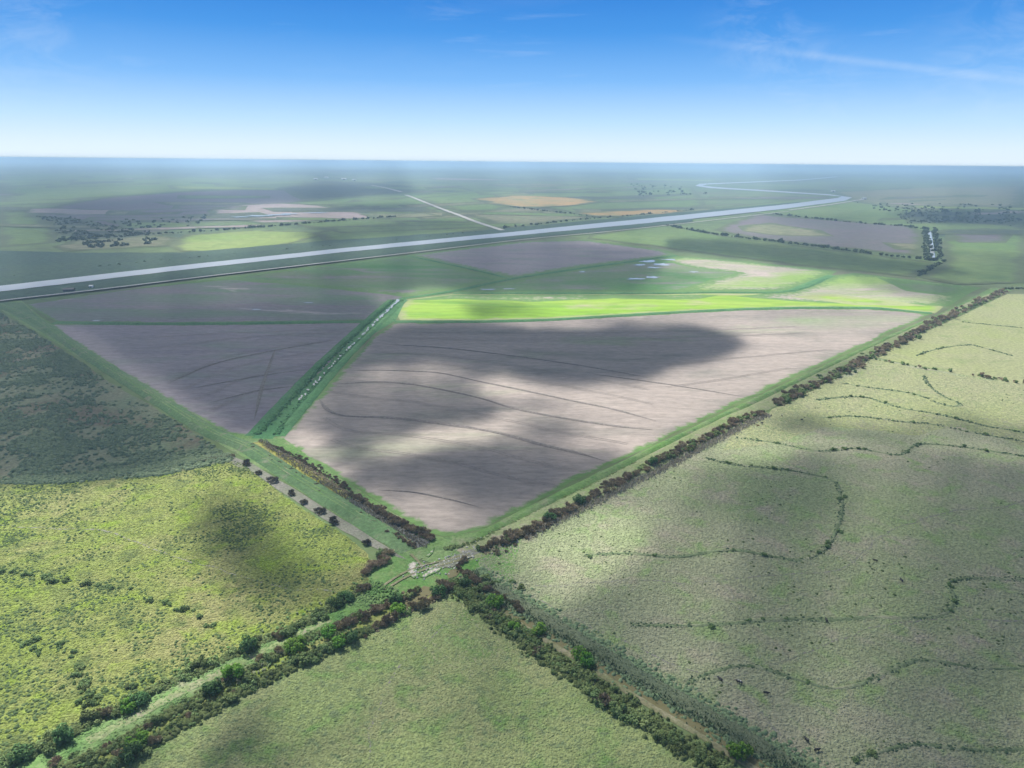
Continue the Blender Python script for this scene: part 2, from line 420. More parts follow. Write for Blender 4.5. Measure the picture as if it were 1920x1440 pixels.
far('field', [(775, 398), (850, 398), (870, 408), (790, 412), (765, 405)], 'f_olive')
far('field', [(870, 400), (990, 388), (1110, 407), (1030, 418), (945, 428)], 'f_olive')
far('field', [(780, 372), (880, 362), (1000, 350), (1200, 345), (1300, 352), (1330, 385), (1200, 400), (1110, 405), (990, 386), (880, 398), (830, 390)], 'f_green')
far('field', [(320, 462), (345, 440), (480, 432), (600, 436), (590, 446), (540, 456), (430, 474), (340, 472)], 'f_lime')  # lighter green: sunlight on this field put into its colour
far('field', [(100, 462), (160, 446), (300, 442), (345, 446), (320, 462), (200, 468), (120, 472)], 'f_olive')
far('field', [(0, 470), (120, 474), (340, 474), (640, 450), (935, 430), (640, 464), (200, 505), (0, 522)], 'canalbank')
far('field', [(1280, 398), (1450, 378), (1590, 362), (1920, 380), (1920, 440), (1780, 440), (1560, 412), (1410, 400)], 'f_green')
far('field', [(1560, 360), (1700, 352), (1920, 350), (1920, 395), (1720, 395), (1600, 380)], 'f_olive')
far('field', [(1110, 440), (1240, 420), (1400, 449), (1720, 488), (1760, 494), (1715, 520), (1500, 498), (1270, 468), (1100, 447)], 'f_green')
far('field', [(1340, 432), (1410, 402), (1540, 412), (1700, 424), (1732, 434), (1734, 482), (1560, 464), (1400, 446)], 'f_purple')
far('field', [(1380, 424), (1440, 418), (1540, 432), (1560, 444), (1450, 442), (1390, 434)], 'f_olive')
far('field', [(1660, 455), (1740, 458), (1735, 472), (1680, 468)], 'f_olive')
far('field', [(1770, 432), (1920, 428), (1920, 530), (1800, 535), (1720, 520), (1765, 494)], 'f_green')
far('field', [(1765, 434), (1860, 428), (1900, 440), (1890, 456), (1800, 456)], 'f_purple')
far('field', [(1680, 404), (1720, 394), (1800, 398), (1880, 402), (1920, 412), (1900, 424), (1780, 418), (1700, 420)], 'f_scrub_and_shade')
far('field', [(70, 406), (130, 408), (190, 420), (270, 434), (200, 446), (130, 446), (100, 420)], 'f_scrub_and_shade')
far('field', [(130, 452), (160, 444), (270, 437), (330, 438), (250, 446)], 'f_scrub_and_shade')

rf_ = random.Random(21)
def canal_y(x): return np.interp(x, [-160, 0, 320, 640, 985, 1100, 1300, 1480, 1600], [535, 520, 484, 456, 428, 414, 396, 378, 364])
cnt = 0
while cnt < 120:
    y = 303 + 4 + (rf_.random() ** 1.6) * 130; x = rf_.uniform(-40, 1960)
    hgt = (y - 300) * rf_.uniform(.035, .11) + .5; wd_ = rf_.uniform(40, 240) * (.5 + (y - 300) / 90)
    if y + hgt > canal_y(x - wd_ / 2) - 12 and x < 1700: continue
    if x > 1640 and y > 440: continue
    if x - wd_ / 2 < 1640 < x + wd_ / 2 and y > 350: continue
    tl = rf_.choice((-.045, -.03, .0, .02)); sk_ = rf_.uniform(-2, 2) * hgt
    h2 = hgt * rf_.uniform(.4, 1.2)
    y0 = y + .0094 * (x - 960)
    pl = [(x - wd_ / 2 + sk_, y0 - hgt / 2 - tl * wd_ / 2), (x + wd_ / 2 + sk_, y0 - h2 / 2 + tl * wd_ / 2), (x + wd_ / 2 - sk_, y0 + h2 / 2 + tl * wd_ / 2), (x - wd_ / 2 - sk_, y0 + hgt / 2 - tl * wd_ / 2)]
    if min(p[1] - .0094 * (p[0] - 960) for p in pl) < 306: continue
    far('field', pl, rf_.choices(['f_green', 'f_olive', 'f_purple', 'f_scrub_and_shade', 'f_lime', 'f_pink'], [30, 20, 14, 22, 8, 4])[0]); cnt += 1

far('field', [(880, 373), (960, 366), (1040, 369), (1110, 374), (1130, 380), (1060, 388), (1000, 391), (930, 386)], 'f_orange')
far('field', [(1070, 401), (1150, 396), (1230, 392), (1300, 395), (1250, 402), (1180, 407), (1110, 407)], 'f_orange')

# canal, its grassy banks and the gravel road beside it
CT = [(-160, 557), (0, 538.5), (320, 502), (640, 467.5), (985, 434), (1100, 422), (1300, 402), (1480, 383.5), (1570, 371.8), (1578, 369), (1540, 366), (1440, 359.8), (1330, 353.2), (1303, 349), (1312, 345), (1400, 341.3), (1500, 337.2), (1570, 331)]
CB = [(-160, 571), (0, 549.5), (320, 511), (640, 475), (985, 441.5), (1100, 430.5), (1300, 411), (1480, 391.5), (1585, 377), (1598, 371), (1555, 365), (1450, 358), (1345, 351.5), (1318, 348.6), (1326, 346.2), (1400, 342.9), (1500, 338.6), (1570, 332.2)]
def strip(name, A, B, m, z, jit=.8):
    return sheet(name, list(A) + list(B)[::-1], M[m], z=z, jit=jit)
strip('canal_bank', [(-160, 535), (0, 521), (320, 487), (640, 459), (940, 430), (1100, 415), (1300, 397), (1500, 379)], [(-160, 563), (0, 544), (320, 506), (640, 471), (985, 438), (1100, 426), (1300, 407), (1500, 387)], 'canalbank', 1.25)
strip('canal_bank', [(-160, 571), (0, 550), (320, 511), (640, 474.5), (985, 440.5), (1150, 426), (1300, 411)], [(-160, 590), (0, 566), (320, 529), (640, 490), (990, 447.5), (1150, 433), (1300, 416)], 'canalbank', 1.28)
canal_l = sheet('canal', CT + CB[::-1], M['canal'], z=1.5, jit=.6)
rd = row([(-120, 583), (10, 565.5), (120, 553), (250, 537.5), (400, 519), (640, 491), (800, 472), (990, 449.5), (1150, 434.5), (1300, 418), (1480, 397)], 12)
sweep('gravel_road', rd, [(-2.6, 0), (-1.8, .15), (1.8, .15), (2.6, 0)], M['gravel'], jit=.4, z0=1.5)
far_road = row([(760, 366), (773, 370.5), (827, 392), (860, 404), (893, 417), (945, 434)], 20)
sweep('gravel_road', far_road, [(-6, 0), (-5, .2), (5, .2), (6, 0)], M['gravel'], jit=1, z0=1.4)
sweep('gravel_road', row([(697, 348), (720, 352), (753, 360.5)], 30), [(-9, 0), (-8, .2), (8, .2), (9, 0)], M['gravel'], jit=2, z0=1.4)
sweep('gravel_road', row([(1480, 395), (1560, 384), (1620, 374)], 20), [(-5, 0), (-4, .2), (4, .2), (5, 0)], M['gravel'], jit=1, z0=1.6)

# fields inside the bank
FIELD_MAIN = [(740, 604), (820, 605), (900, 604), (1050, 600), (1250, 588), (1400, 581), (1520, 579), (1640, 580), (1745, 589), (1650, 632), (1555, 676), (1440, 730), (1300, 795), (1200, 845), (1100, 890), (1000, 943), (905, 992), (862, 1003), (832, 1005), (795, 994), (745, 965), (680, 922), (600, 874), (522, 828), (520, 818), (548, 796), (600, 738), (660, 672), (700, 632)]
field('field', FIELD_MAIN, M['soil'])
field('field', [(58, 582), (98, 607), (270, 609), (480, 608), (692, 604), (600, 702), (500, 805), (478, 820), (430, 813), (287, 736), (150, 648)], M['soil_l'])
field('field', [(50, 570), (250, 542), (430, 522), (560, 530), (700, 545), (758, 556), (720, 580), (695, 600), (480, 604), (270, 605), (110, 602)], M['soil_u'])
field('field', [(250, 541), (640, 493), (760, 479), (950, 522), (850, 542), (758, 556), (560, 535), (430, 525)], M['soil_g'], margin=32)
field('field', [(762, 478), (990, 452), (1100, 450), (1250, 470), (1270, 478), (1100, 500), (960, 522)], M['soil_l'], margin=32)
field('field', [(970, 523), (1100, 503), (1270, 480), (1400, 490), (1570, 508), (1555, 518), (1480, 546), (1200, 549), (860, 549), (850, 545)], M['soil_g'], margin=32)
field('field', [(1235, 486), (1290, 481), (1400, 491), (1565, 509), (1552, 518), (1478, 544), (1260, 547), (1330, 525), (1380, 512), (1290, 500)], M['soil_p'], margin=32)  # paler patch in the sunlit outline: sunlight put into the soil colour
field('field', [(750, 600), (742, 585), (760, 562), (850, 552), (1000, 552), (1200, 552), (1480, 549), (1560, 519), (1640, 540), (1770, 575), (1752, 587), (1640, 577), (1500, 576), (1250, 585), (1050, 597), (900, 601)], M['lime'], margin=14)
field('field', [(1480, 547), (1562, 516), (1600, 512), (1840, 540), (1775, 574), (1640, 571), (1500, 566), (1380, 556)], M['soil_p'], margin=32)
field('field', [(760, 563), (850, 553), (1000, 553), (1200, 553), (1350, 553), (1300, 562), (1150, 560), (1000, 566), (860, 561)], M['soil_p'], margin=32)
for pl in ([(1640, 520), (1720, 528), (1830, 541), (1790, 556), (1700, 546)], [(1480, 556), (1560, 552), (1660, 562), (1740, 574), (1600, 572)]):
    field('field', pl, M['lime'] if pl[0][0] < 1500 else M['soil_g'], margin=32)

# pastures outside
PL = [(-200, 905), (100, 906), (300, 888), (430, 864), (450, 868), (560, 950), (650, 1006), (690, 1040), (694, 1090), (640, 1130), (540, 1180), (300, 1300), (100, 1390), (0, 1440), (-300, 1600)]
PLD = [(-260, 560), (-20, 575), (60, 620), (200, 712), (330, 790), (440, 862), (420, 868), (300, 892), (100, 908), (-260, 910)]
PF = [(845, 1112), (900, 1150), (1000, 1215), (1100, 1285), (1200, 1355), (1300, 1415), (1390, 1470), (1390, 1700), (-100, 1700), (200, 1460), (400, 1330), (540, 1258), (700, 1187), (790, 1140)]
PR = [(900, 1050), (960, 1020), (1100, 950), (1250, 872), (1400, 800), (1640, 672), (1800, 702), (2050, 740), (2300, 900), (2300, 1700), (1700, 1700), (1500, 1440), (1300, 1320), (1100, 1200), (960, 1120), (890, 1085)]
PRU = [(1640, 670), (1740, 620), (1890, 552), (2150, 552), (2200, 740), (1920, 722), (1800, 703)]
LAYER[0] = .06
sheet('pasture', PL, M['past_l'], jit=.8)
sheet('pasture', PLD, M['past_ld'], jit=1.2)
sheet('pasture', PF, M['past_f'], jit=.6)
sheet('pasture', PR, M['past_r'], jit=.8)
sheet('pasture', PRU, M['past_ru'], jit=.8)
PR2 = [(1350, 850), (1400, 795), (1500, 745), (1642, 674), (1800, 704), (2050, 742), (2200, 840), (1920, 836), (1800, 800), (1720, 815), (1560, 800), (1450, 830)]
sheet('pasture', PR2, M['past_ru'], jit=4)

field('pasture', [(842, 1118), (872, 1132), (935, 1190), (960, 1240), (880, 1270), (800, 1240), (770, 1180), (800, 1145)], M['tip'], margin=16)
# banks, verges, tracks and ditches round the near corner
sheet('verge', [(-30, 562), (42, 564), (92, 606), (185, 667), (285, 731), (428, 811), (480, 820), (530, 822), (620, 885), (700, 936), (800, 1002), (835, 1008), (870, 1006), (840, 1030), (780, 1052), (690, 1002), (560, 920), (430, 843), (300, 762), (130, 658)], M['bankgrass'], jit=.9)
sheet('verge', [(-30, 564), (40, 568), (90, 610), (183, 670), (283, 734), (426, 813), (462, 832), (425, 836), (300, 757), (130, 654), (0, 578)], M['levee'], jit=.9)  # darker overlay: shade over this stretch put into the verge colour
sheet('verge', [(835, 1007), (900, 997), (1000, 948), (1200, 849), (1440, 735), (1650, 636), (1760, 590), (1860, 540), (1900, 543), (1800, 592), (1650, 662), (1440, 770), (1240, 868), (1000, 990), (905, 1034), (830, 1062), (790, 1050)], M['bankgrass'], jit=.6)
sheet('verge', [(690, 1108), (690, 1070), (725, 1035), (760, 1040), (800, 1058), (870, 1056), (900, 1045), (980, 1010), (965, 1060), (960, 1110), (900, 1086), (870, 1090), (840, 1100), (760, 1120), (700, 1150), (640, 1160), (600, 1165)], M['brightgrass'], jit=.8)
sheet('verge', [(436, 856), (470, 868), (560, 922), (690, 1004), (765, 1050), (730, 1040), (690, 1022), (650, 1000), (560, 944), (480, 890), (425, 866)], M['greytrack'], jit=.8)
bank = row([(-25, 565), (62, 598), (160, 664), (292, 747), (395, 810), (467, 841), (540, 888), (640, 950), (740, 1012), (782, 1040)], 4)
sweep('bank', bank, [(-4.5, 0), (-2.6, .8), (-1, 1.0), (1, 1.0), (2.6, .8), (4.5, 0)], M['levee'], jit=.7, hvar=.2, z0=.09)
for q in (-.85, .85):
    tt = np.gradient(bank, axis=0); tt /= np.linalg.norm(tt, axis=1)[:, None]
    sweep('wheel_track', (bank + np.stack([-tt[:, 1], tt[:, 0]], 1) * q)[7:-7], [(-.28, 0), (0, .03), (.28, 0)], M['bankgrass'], jit=.25, z0=1.13)
bank2 = row([(870, 1044), (898, 1030), (1007, 974), (1123, 917), (1240, 855), (1373, 786), (1440, 757), (1640, 656), (1800, 580), (1880, 546)], 4)
sweep('track', bank2, [(-5, 0), (-2.8, .7), (-1, .8), (1, .8), (2.8, .7), (5, 0)], M['track'], jit=.6, hvar=.15, z0=.1)
innerb = row([(850, 1014), (905, 1002), (1000, 955), (1200, 856), (1440, 740), (1650, 642), (1765, 590)], 4)
sweep('bank', innerb, [(-2.5, 0), (-1, .7), (1, .7), (2.5, 0)], M['bankgrass'], jit=.9, hvar=.4, z0=.1)
# ditch strip across the middle
sheet('ditch', [(470, 822), (485, 812), (600, 700), (692, 603), (738, 562), (764, 558), (741, 602), (694, 630), (646, 670), (586, 738), (536, 794), (518, 814), (512, 824)], M['ditchgrass'], jit=.6)
mid = row([(498, 818), (560, 748), (620, 682), (680, 624), (720, 586), (748, 561)], 4)
for s, w in ((1, 6.5), (-1, 6.0)):
    t = np.gradient(mid, axis=0); t /= np.linalg.norm(t, axis=1)[:, None]
    nn = np.stack([-t[:, 1], t[:, 0]], 1)
    sweep('bank', mid + nn * s * w, [(-3, 0), (-1, .9), (1, .9), (3, 0)], M['ditchgrass'], jit=.7, hvar=.3, z0=.12)
# near ditch with algae between two brushy banks
ditch1 = row([(481, 829), (520, 853), (560, 880), (610, 911), (655, 938)], 3)
sweep('ditch_water', ditch1, [(-2.9, 0), (0, .01), (2.9, 0)], M['algae'], jit=.5, z0=.16)
ditch2 = row([(655, 938), (700, 965), (745, 993), (780, 1013), (798, 1024)], 3)
sweep('ditch_water', ditch2, [(-2.4, 0), (0, .01), (2.4, 0)], M['greywater'], jit=.6, z0=.16)
# lower-left lane
lane = row([(722, 1098), (680, 1127), (633, 1157), (500, 1222), (367, 1287), (267, 1341), (167, 1393), (83, 1437), (-80, 1520)], 3)
sweep('track', lane, [(-5, 0), (-3.2, .4), (-1, .5), (1, .5), (3.2, .4), (5, 0)], M['bankgrass'], jit=.6, hvar=.2, z0=.1)
sweep('wheel_track', lane[7:-7], [(-1.2, 0), (-.4, .05), (.4, .05), (1.2, 0)], M['track'], jit=.5, z0=.62)
lane2 = row([(802, 1108), (770, 1125), (700, 1158), (640, 1185), (530, 1232), (410, 1295), (330, 1343), (250, 1390), (180, 1425), (20, 1510)], 3)
sweep('ditch_bed', lane2, [(-4.5, 0), (0, .02), (4.5, 0)], M['past_l'], jit=.6, z0=.11)
sweep('ditch_water', row([(806, 1102), (795, 1112), (770, 1126), (735, 1143)], 2), [(-2.2, 0), (0, .01), (2.2, 0)], M['olive'], jit=.6, z0=.16)
# right-hand ditch
rd_px = [(862, 1082), (877, 1094), (947, 1141), (1030, 1193), (1120, 1248), (1213, 1306), (1293, 1354), (1360, 1394), (1427, 1434), (1560, 1510)]
rdl = row(rd_px, 3)
def off(line, d):
    t = np.gradient(line, axis=0); t /= np.linalg.norm(t, axis=1)[:, None]
    return line + np.stack([-t[:, 1], t[:, 0]], 1) * d
sweep('ditch_water', rdl, [(-1.25, 0), (0, .01), (1.25, 0)], M['olive'], jit=.5, z0=.16)
sweep('ditch_bank', off(rdl, 3.7), [(-2.7, 0), (-1.6, .45), (.3, .9), (2.2, .6), (4.2, 0)], M['ridge'], jit=.6, hvar=.35, z0=.1)
sweep('ditch_bank', off(rdl, -1.9), [(-.9, 0), (-.3, .35), (.3, .3), (.9, 0)], M['mud'], jit=.6, hvar=.6, z0=.08)
# bare wash and pond at the corner
for pl in ([(765, 1058), (776, 1052), (784, 1056), (781, 1070), (786, 1080), (776, 1086), (768, 1080), (762, 1070)],
           [(786, 1082), (800, 1072), (815, 1066), (830, 1066), (822, 1074), (806, 1080), (796, 1086)],
           [(798, 1044), (806, 1034), (816, 1026), (812, 1038), (803, 1046)],
           [(826, 1090), (838, 1084), (836, 1092), (828, 1096)]):
    field('sand', pl, M['sand'], z=.30 + .005 * len(pl), jit=.5, margin=1.6)
sheet('track', [(808, 1064), (850, 1044), (900, 1024), (915, 1030), (880, 1046), (862, 1056), (848, 1066), (826, 1066)], M['greytrack'], z=.28, jit=.5)
sheet('pond', [(838, 1078), (845, 1070), (858, 1068), (862, 1074), (856, 1082), (842, 1086)], M['olive'], z=.31, jit=.3)

# ------------------------------------------------------------------ furrows (contour lines in the bare fields) and grassy contour ridges in the pastures
FUR = [([(648, 696), (698, 694), (773, 696), (828, 700), (898, 715), (982, 732), (1065, 750), (1148, 767), (1232, 790)], 1.6),
       ([(623, 721), (698, 716), (757, 719), (815, 728), (898, 746), (961, 765), (1044, 782), (1148, 798), (1232, 807)], 1.9),
       ([(598, 748), (615, 769), (648, 780), (711, 782), (773, 787), (857, 798), (940, 813), (1023, 836), (1086, 850), (1140, 867)], 2.2),
       ([(707, 919), (773, 923), (823, 932), (857, 940), (919, 957)], .8),
       ([(728, 646), (857, 655), (1065, 682), (1232, 711)], 1.2), ([(1100, 700), (1260, 722), (1400, 745)], 1.2),
       ([(387, 757), (483, 733), (567, 723)], 1.5), ([(350, 730), (500, 703), (580, 693)], 1.5),
       ([(313, 720), (400, 683), (500, 660), (633, 637)], 1.5), ([(477, 787), (493, 720), (517, 653)], 1.3)]
for p, w in FUR:
    l = row(p, 4); w *= .62
    sc = .45 + 1.1 * fbm(np.arange(len(l)) / 9.0, np.zeros(len(l)) + p[0][0], 5)
    sc = sc * np.clip(np.minimum(np.arange(len(l)), np.arange(len(l))[::-1]) / 4.0, .1, 1)
    sweep('furrow', l, [(-w, 0), (-w * .5, .12), (0, .3), (w * .5, .12), (w, 0)], M['furrow'], jit=.3, hvar=.4, z0=.13, scales=sc)
TL = []
def lerp_rows(A, B, n, m=24):
    a, b = row(A), row(B)
    def rs(l):
        q = np.concatenate([[0], np.cumsum(np.linalg.norm(np.diff(l, axis=0), axis=1))]); u = np.linspace(0, q[-1], m)
        return np.column_stack([np.interp(u, q, l[:, 0]), np.interp(u, q, l[:, 1])])
    a, b = rs(a), rs(b)
    return [a + (b - a) * (k + 1) / (n + 1) for k in range(n)]
TL += lerp_rows(FUR[4][0], FUR[0][0], 2) + lerp_rows(FUR[1][0], FUR[2][0], 1)
TL += lerp_rows(FUR[2][0], [(640, 872), (711, 880), (800, 900), (900, 930), (1000, 940)], 2) + lerp_rows([(760, 612), (900, 614), (1200, 610), (1500, 600)], [(728, 646), (900, 650), (1200, 650), (1500, 640)], 2)
TL += lerp_rows([(1250, 650), (1400, 640), (1600, 628)], [(1250, 780), (1330, 760), (1420, 730)], 2)
TL += lerp_rows([(290, 700), (420, 650), (520, 632), (650, 618)], [(430, 790), (500, 760), (560, 735)], 4) + lerp_rows([(160, 615), (400, 615), (680, 612)], [(270, 690), (450, 645), (640, 628)], 2)
for i, l in enumerate(TL):
    l = resample(spline(list(l), 3), 5)
    for q in (-.9, .9):
        t = np.gradient(l, axis=0); t /= np.linalg.norm(t, axis=1)[:, None]
        o_ = (fbm(np.arange(len(l)) / 10.0, np.zeros(len(l)) + i, 33) - .5) * 3 + q
        ll = l + np.stack([-t[:, 1], t[:, 0]], 1) * o_[:, None]
        sweep('tractor_rut', ll, [(-.22, 0), (0, .02), (.22, 0)], M['rut'], jit=.12, z0=.115 + .0007 * i)
LEV = [([(100, 605), (270, 607.5), (480, 606.5), (700, 603)], 4), ([(740, 603), (900, 603.5), (1050, 599), (1250, 587), (1400, 580), (1520, 577.5), (1640, 578.5), (1752, 588)], 4),
       ([(850, 550), (1000, 550.5), (1200, 550.5), (1330, 549), (1480, 546), (1560, 517)], 3.5), ([(752, 560), (850, 546), (960, 523), (1100, 502), (1270, 479)], 4),
       ([(762, 479), (860, 500), (960, 523)], 2.5), ([(1480, 547), (1560, 516)], 5)]
for p, w in LEV:
    sweep('field_levee', row(p, 8), [(-w, 0), (-w * .4, .9), (w * .4, .9), (w, 0)], M['ditchgrass'], jit=.8, hvar=.3, z0=.1)

RIDGE = [[(1574, 718), (1630, 727), (1677, 733), (1715, 739), (1741, 748)], [(1527, 750), (1613, 744), (1655, 755), (1698, 767), (1762, 778), (1839, 797), (1890, 806), (1925, 813)],
         [(1536, 784), (1604, 781), (1689, 791), (1749, 796), (1826, 812), (1925, 829)],
         [(1382, 821), (1450, 830), (1536, 846), (1604, 841), (1647, 848), (1689, 853), (1719, 834), (1775, 835), (1843, 844), (1925, 857)],
         [(1322, 859), (1378, 872), (1442, 878), (1510, 887), (1561, 902), (1574, 923), (1578, 960), (1557, 1017), (1510, 1050), (1453, 1045), (1370, 1032), (1267, 1045), (1177, 1038), (1090, 1042)],
         [(1732, 705), (1741, 722), (1766, 742), (1800, 757), (1783, 762), (1745, 752)], [(1717, 667), (1741, 659), (1775, 651), (1818, 647), (1843, 652)],
         [(1805, 604), (1886, 612), (1925, 616)], [(1843, 652), (1900, 668)],
         [(1180, 1172), (1280, 1174), (1370, 1170), (1467, 1162), (1547, 1163), (1647, 1158), (1747, 1158), (1780, 1142), (1790, 1120), (1777, 1097), (1813, 1085), (1960, 1088)],
         [(1290, 1282), (1330, 1263), (1380, 1250), (1423, 1252), (1480, 1270), (1527, 1285), (1563, 1292), (1613, 1283), (1663, 1260), (1713, 1240), (1757, 1240), (1813, 1250), (1863, 1255), (1960, 1250)],
         [(1600, 1425), (1657, 1407), (1713, 1397), (1763, 1400), (1830, 1407), (1897, 1407), (1960, 1402)]]
for i, p in enumerate(RIDGE):
    l = row(p, 2)
    w = .8
    sc = .4 + 1.1 * fbm(np.arange(len(l)) / 6.0, np.zeros(len(l)) + i * 5, 8)
    sweep('contour_ridge', l, [(-w, 0), (-w * .4, .25), (w * .4, .25), (w, 0)], M['ridge_r'], jit=.6, hvar=.6, z0=.11, scales=sc)

for p in ([(715, 1102), (752, 1078), (792, 1062), (840, 1050), (885, 1038)], [(722, 1107), (760, 1084), (800, 1068), (846, 1056), (890, 1043)], [(770, 1040), (784, 1054), (796, 1066)]):
    sweep('wheel_track', row(p, 1), [(-.45, 0), (0, .03), (.45, 0)], M['mud'], jit=.3, z0=.34)
for p in ([(905, 1060), (1000, 1120), (1120, 1190), (1260, 1260), (1340, 1275), (1440, 1330), (1540, 1440)], [(1340, 1275), (1500, 1230), (1640, 1190), (1780, 1170), (1930, 1150)],
          [(1000, 1100), (1180, 1090), (1340, 1100), (1560, 1060), (1700, 980), (1930, 940)], [(640, 1110), (520, 1100), (380, 1050), (240, 1010), (-20, 985)], [(850, 1160), (800, 1210), (740, 1260), (690, 1350), (660, 1450)]):
    l = row(p, 2); q = (fbm(np.arange(len(l)) / 12.0, np.zeros(len(l)), 77) - .5) * 9
    t = np.gradient(l, axis=0); t /= np.linalg.norm(t, axis=1)[:, None]
    l = l + np.stack([-t[:, 1], t[:, 0]], 1) * q[:, None]
    sweep('cattle_path', l, [(-.3, 0), (0, .02), (.3, 0)], M['greytrack'], jit=.25, z0=.13)

# ------------------------------------------------------------------ puddles
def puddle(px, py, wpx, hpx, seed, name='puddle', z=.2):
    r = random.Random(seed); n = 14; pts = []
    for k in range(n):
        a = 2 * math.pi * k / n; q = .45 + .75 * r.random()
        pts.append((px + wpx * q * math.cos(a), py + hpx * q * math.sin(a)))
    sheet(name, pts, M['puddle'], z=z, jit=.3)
rp = random.Random(4)
mids = [(748, 563), (735, 576), (720, 590), (705, 604), (680, 630), (655, 654), (632, 676), (606, 704), (580, 730), (560, 752)]
k = 0
for i in range(len(mids) - 1):
    a, b = mids[i], mids[i + 1]
    for q in range(10 if i < 4 else 6):
        t = rp.random(); k += 1
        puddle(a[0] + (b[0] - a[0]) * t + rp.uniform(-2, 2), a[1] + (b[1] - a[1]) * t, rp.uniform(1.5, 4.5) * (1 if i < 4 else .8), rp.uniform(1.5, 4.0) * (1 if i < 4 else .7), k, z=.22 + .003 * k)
for i, (x, y, w, h) in enumerate([(1215, 490, 26, 3), (1240, 496, 30, 3), (1200, 497, 18, 2), (1225, 502, 22, 2), (1190, 523, 24, 2.5), (1222, 520, 22, 3), (1300, 510, 12, 1.6), (1255, 487, 20, 1.8), (912, 543, 24, 1.6), (955, 542, 18, 1.2), (1090, 510, 10, 1.6), (180, 602, 14, 1.4), (480, 581, 16, 1.4), (580, 568, 14, 1.2), (1120, 566, 0.1, .1)]):
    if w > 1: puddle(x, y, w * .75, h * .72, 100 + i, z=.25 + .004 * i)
for i, (x, y, w, h) in enumerate([(450, 408, 25, 1), (490, 406, 30, 1.2), (520, 404, 26, 1), (545, 402, 20, .8), (590, 400, 26, .9)]):
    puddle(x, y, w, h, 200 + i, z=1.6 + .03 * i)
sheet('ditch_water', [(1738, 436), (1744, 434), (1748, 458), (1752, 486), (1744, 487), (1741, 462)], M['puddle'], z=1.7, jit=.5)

# ------------------------------------------------------------------ vegetation meshes
def leaf_quads(rng, n, lobes, size, up=.35):
    """n leaf clumps spread through a union of lobes (x,y,z,rx,rz) -> verts, faces, tone"""
    lw = np.array([l[3] ** 2 * l[4] for l in lobes]); lw /= lw.sum()
    idx = rng.choice(len(lobes), n, p=lw); Lb = np.array(lobes)[idx]
    d = rng.normal(size=(n, 3)); d /= np.linalg.norm(d, axis=1)[:, None]
    r = rng.random(n) ** .33 * .5 + .5
    c = Lb[:, :3] + d * r[:, None] * np.column_stack([Lb[:, 3], Lb[:, 3], Lb[:, 4]])
    c[:, 2] = np.maximum(c[:, 2], .05)
    nr = d + rng.normal(size=(n, 3)) * .55 + np.array([0, 0, up]); nr /= np.linalg.norm(nr, axis=1)[:, None]
    t = np.cross(nr, rng.normal(size=(n, 3))); t /= np.linalg.norm(t, axis=1)[:, None] + 1e-9
    b = np.cross(nr, t)
    s = (size * (.6 + .8 * rng.random(n)))[:, None]
    V = np.stack([c - t * s, c - b * s * .6, c + t * s, c + b * s * .6 + nr * s * .25], 1).reshape(-1, 3)
    Fq = np.arange(n * 4).reshape(n, 4)
    return V, Fq, rng.random(n)

def twig_tris(rng, n, lobes, size):
    lw = np.array([l[3] ** 2 * l[4] for l in lobes]); lw /= lw.sum()
    idx = rng.choice(len(lobes), n, p=lw); Lb = np.array(lobes)[idx]
    d = rng.normal(size=(n, 3)); d[:, 2] = np.abs(d[:, 2]) * 1.2; d /= np.linalg.norm(d, axis=1)[:, None]
    r = rng.random(n) ** .4
    c = Lb[:, :3] + d * r[:, None] * np.column_stack([Lb[:, 3], Lb[:, 3], Lb[:, 4]])
    c[:, 2] = np.maximum(c[:, 2], .05)
    ax = d * .7 + np.array([0, 0, .7]) + rng.normal(size=(n, 3)) * .35; ax /= np.linalg.norm(ax, axis=1)[:, None]
    t = np.cross(ax, rng.normal(size=(n, 3))); t /= np.linalg.norm(t, axis=1)[:, None] + 1e-9
    s = (size * (.6 + .9 * rng.random(n)))[:, None]
    V = np.stack([c - ax * s * .4 - t * s * .28, c - ax * s * .4 + t * s * .28, c + ax * s + t * s * .1, c + ax * s - t * s * .1], 1).reshape(-1, 3)
    return V, np.arange(n * 4).reshape(n, 4), rng.random(n)

def lobes(rng, k, R, H):
    out = []
    for i in range(k):
        a = rng.random() * 6.28; q = rng.random() ** .5 * R * .85
        rr = R * (.22 + .32 * rng.random())
        out.append((q * math.cos(a), q * math.sin(a), H * (.22 + .5 * rng.random() * (1 - .5 * q / R)), rr, H * (.2 + .2 * rng.random())))
    return out

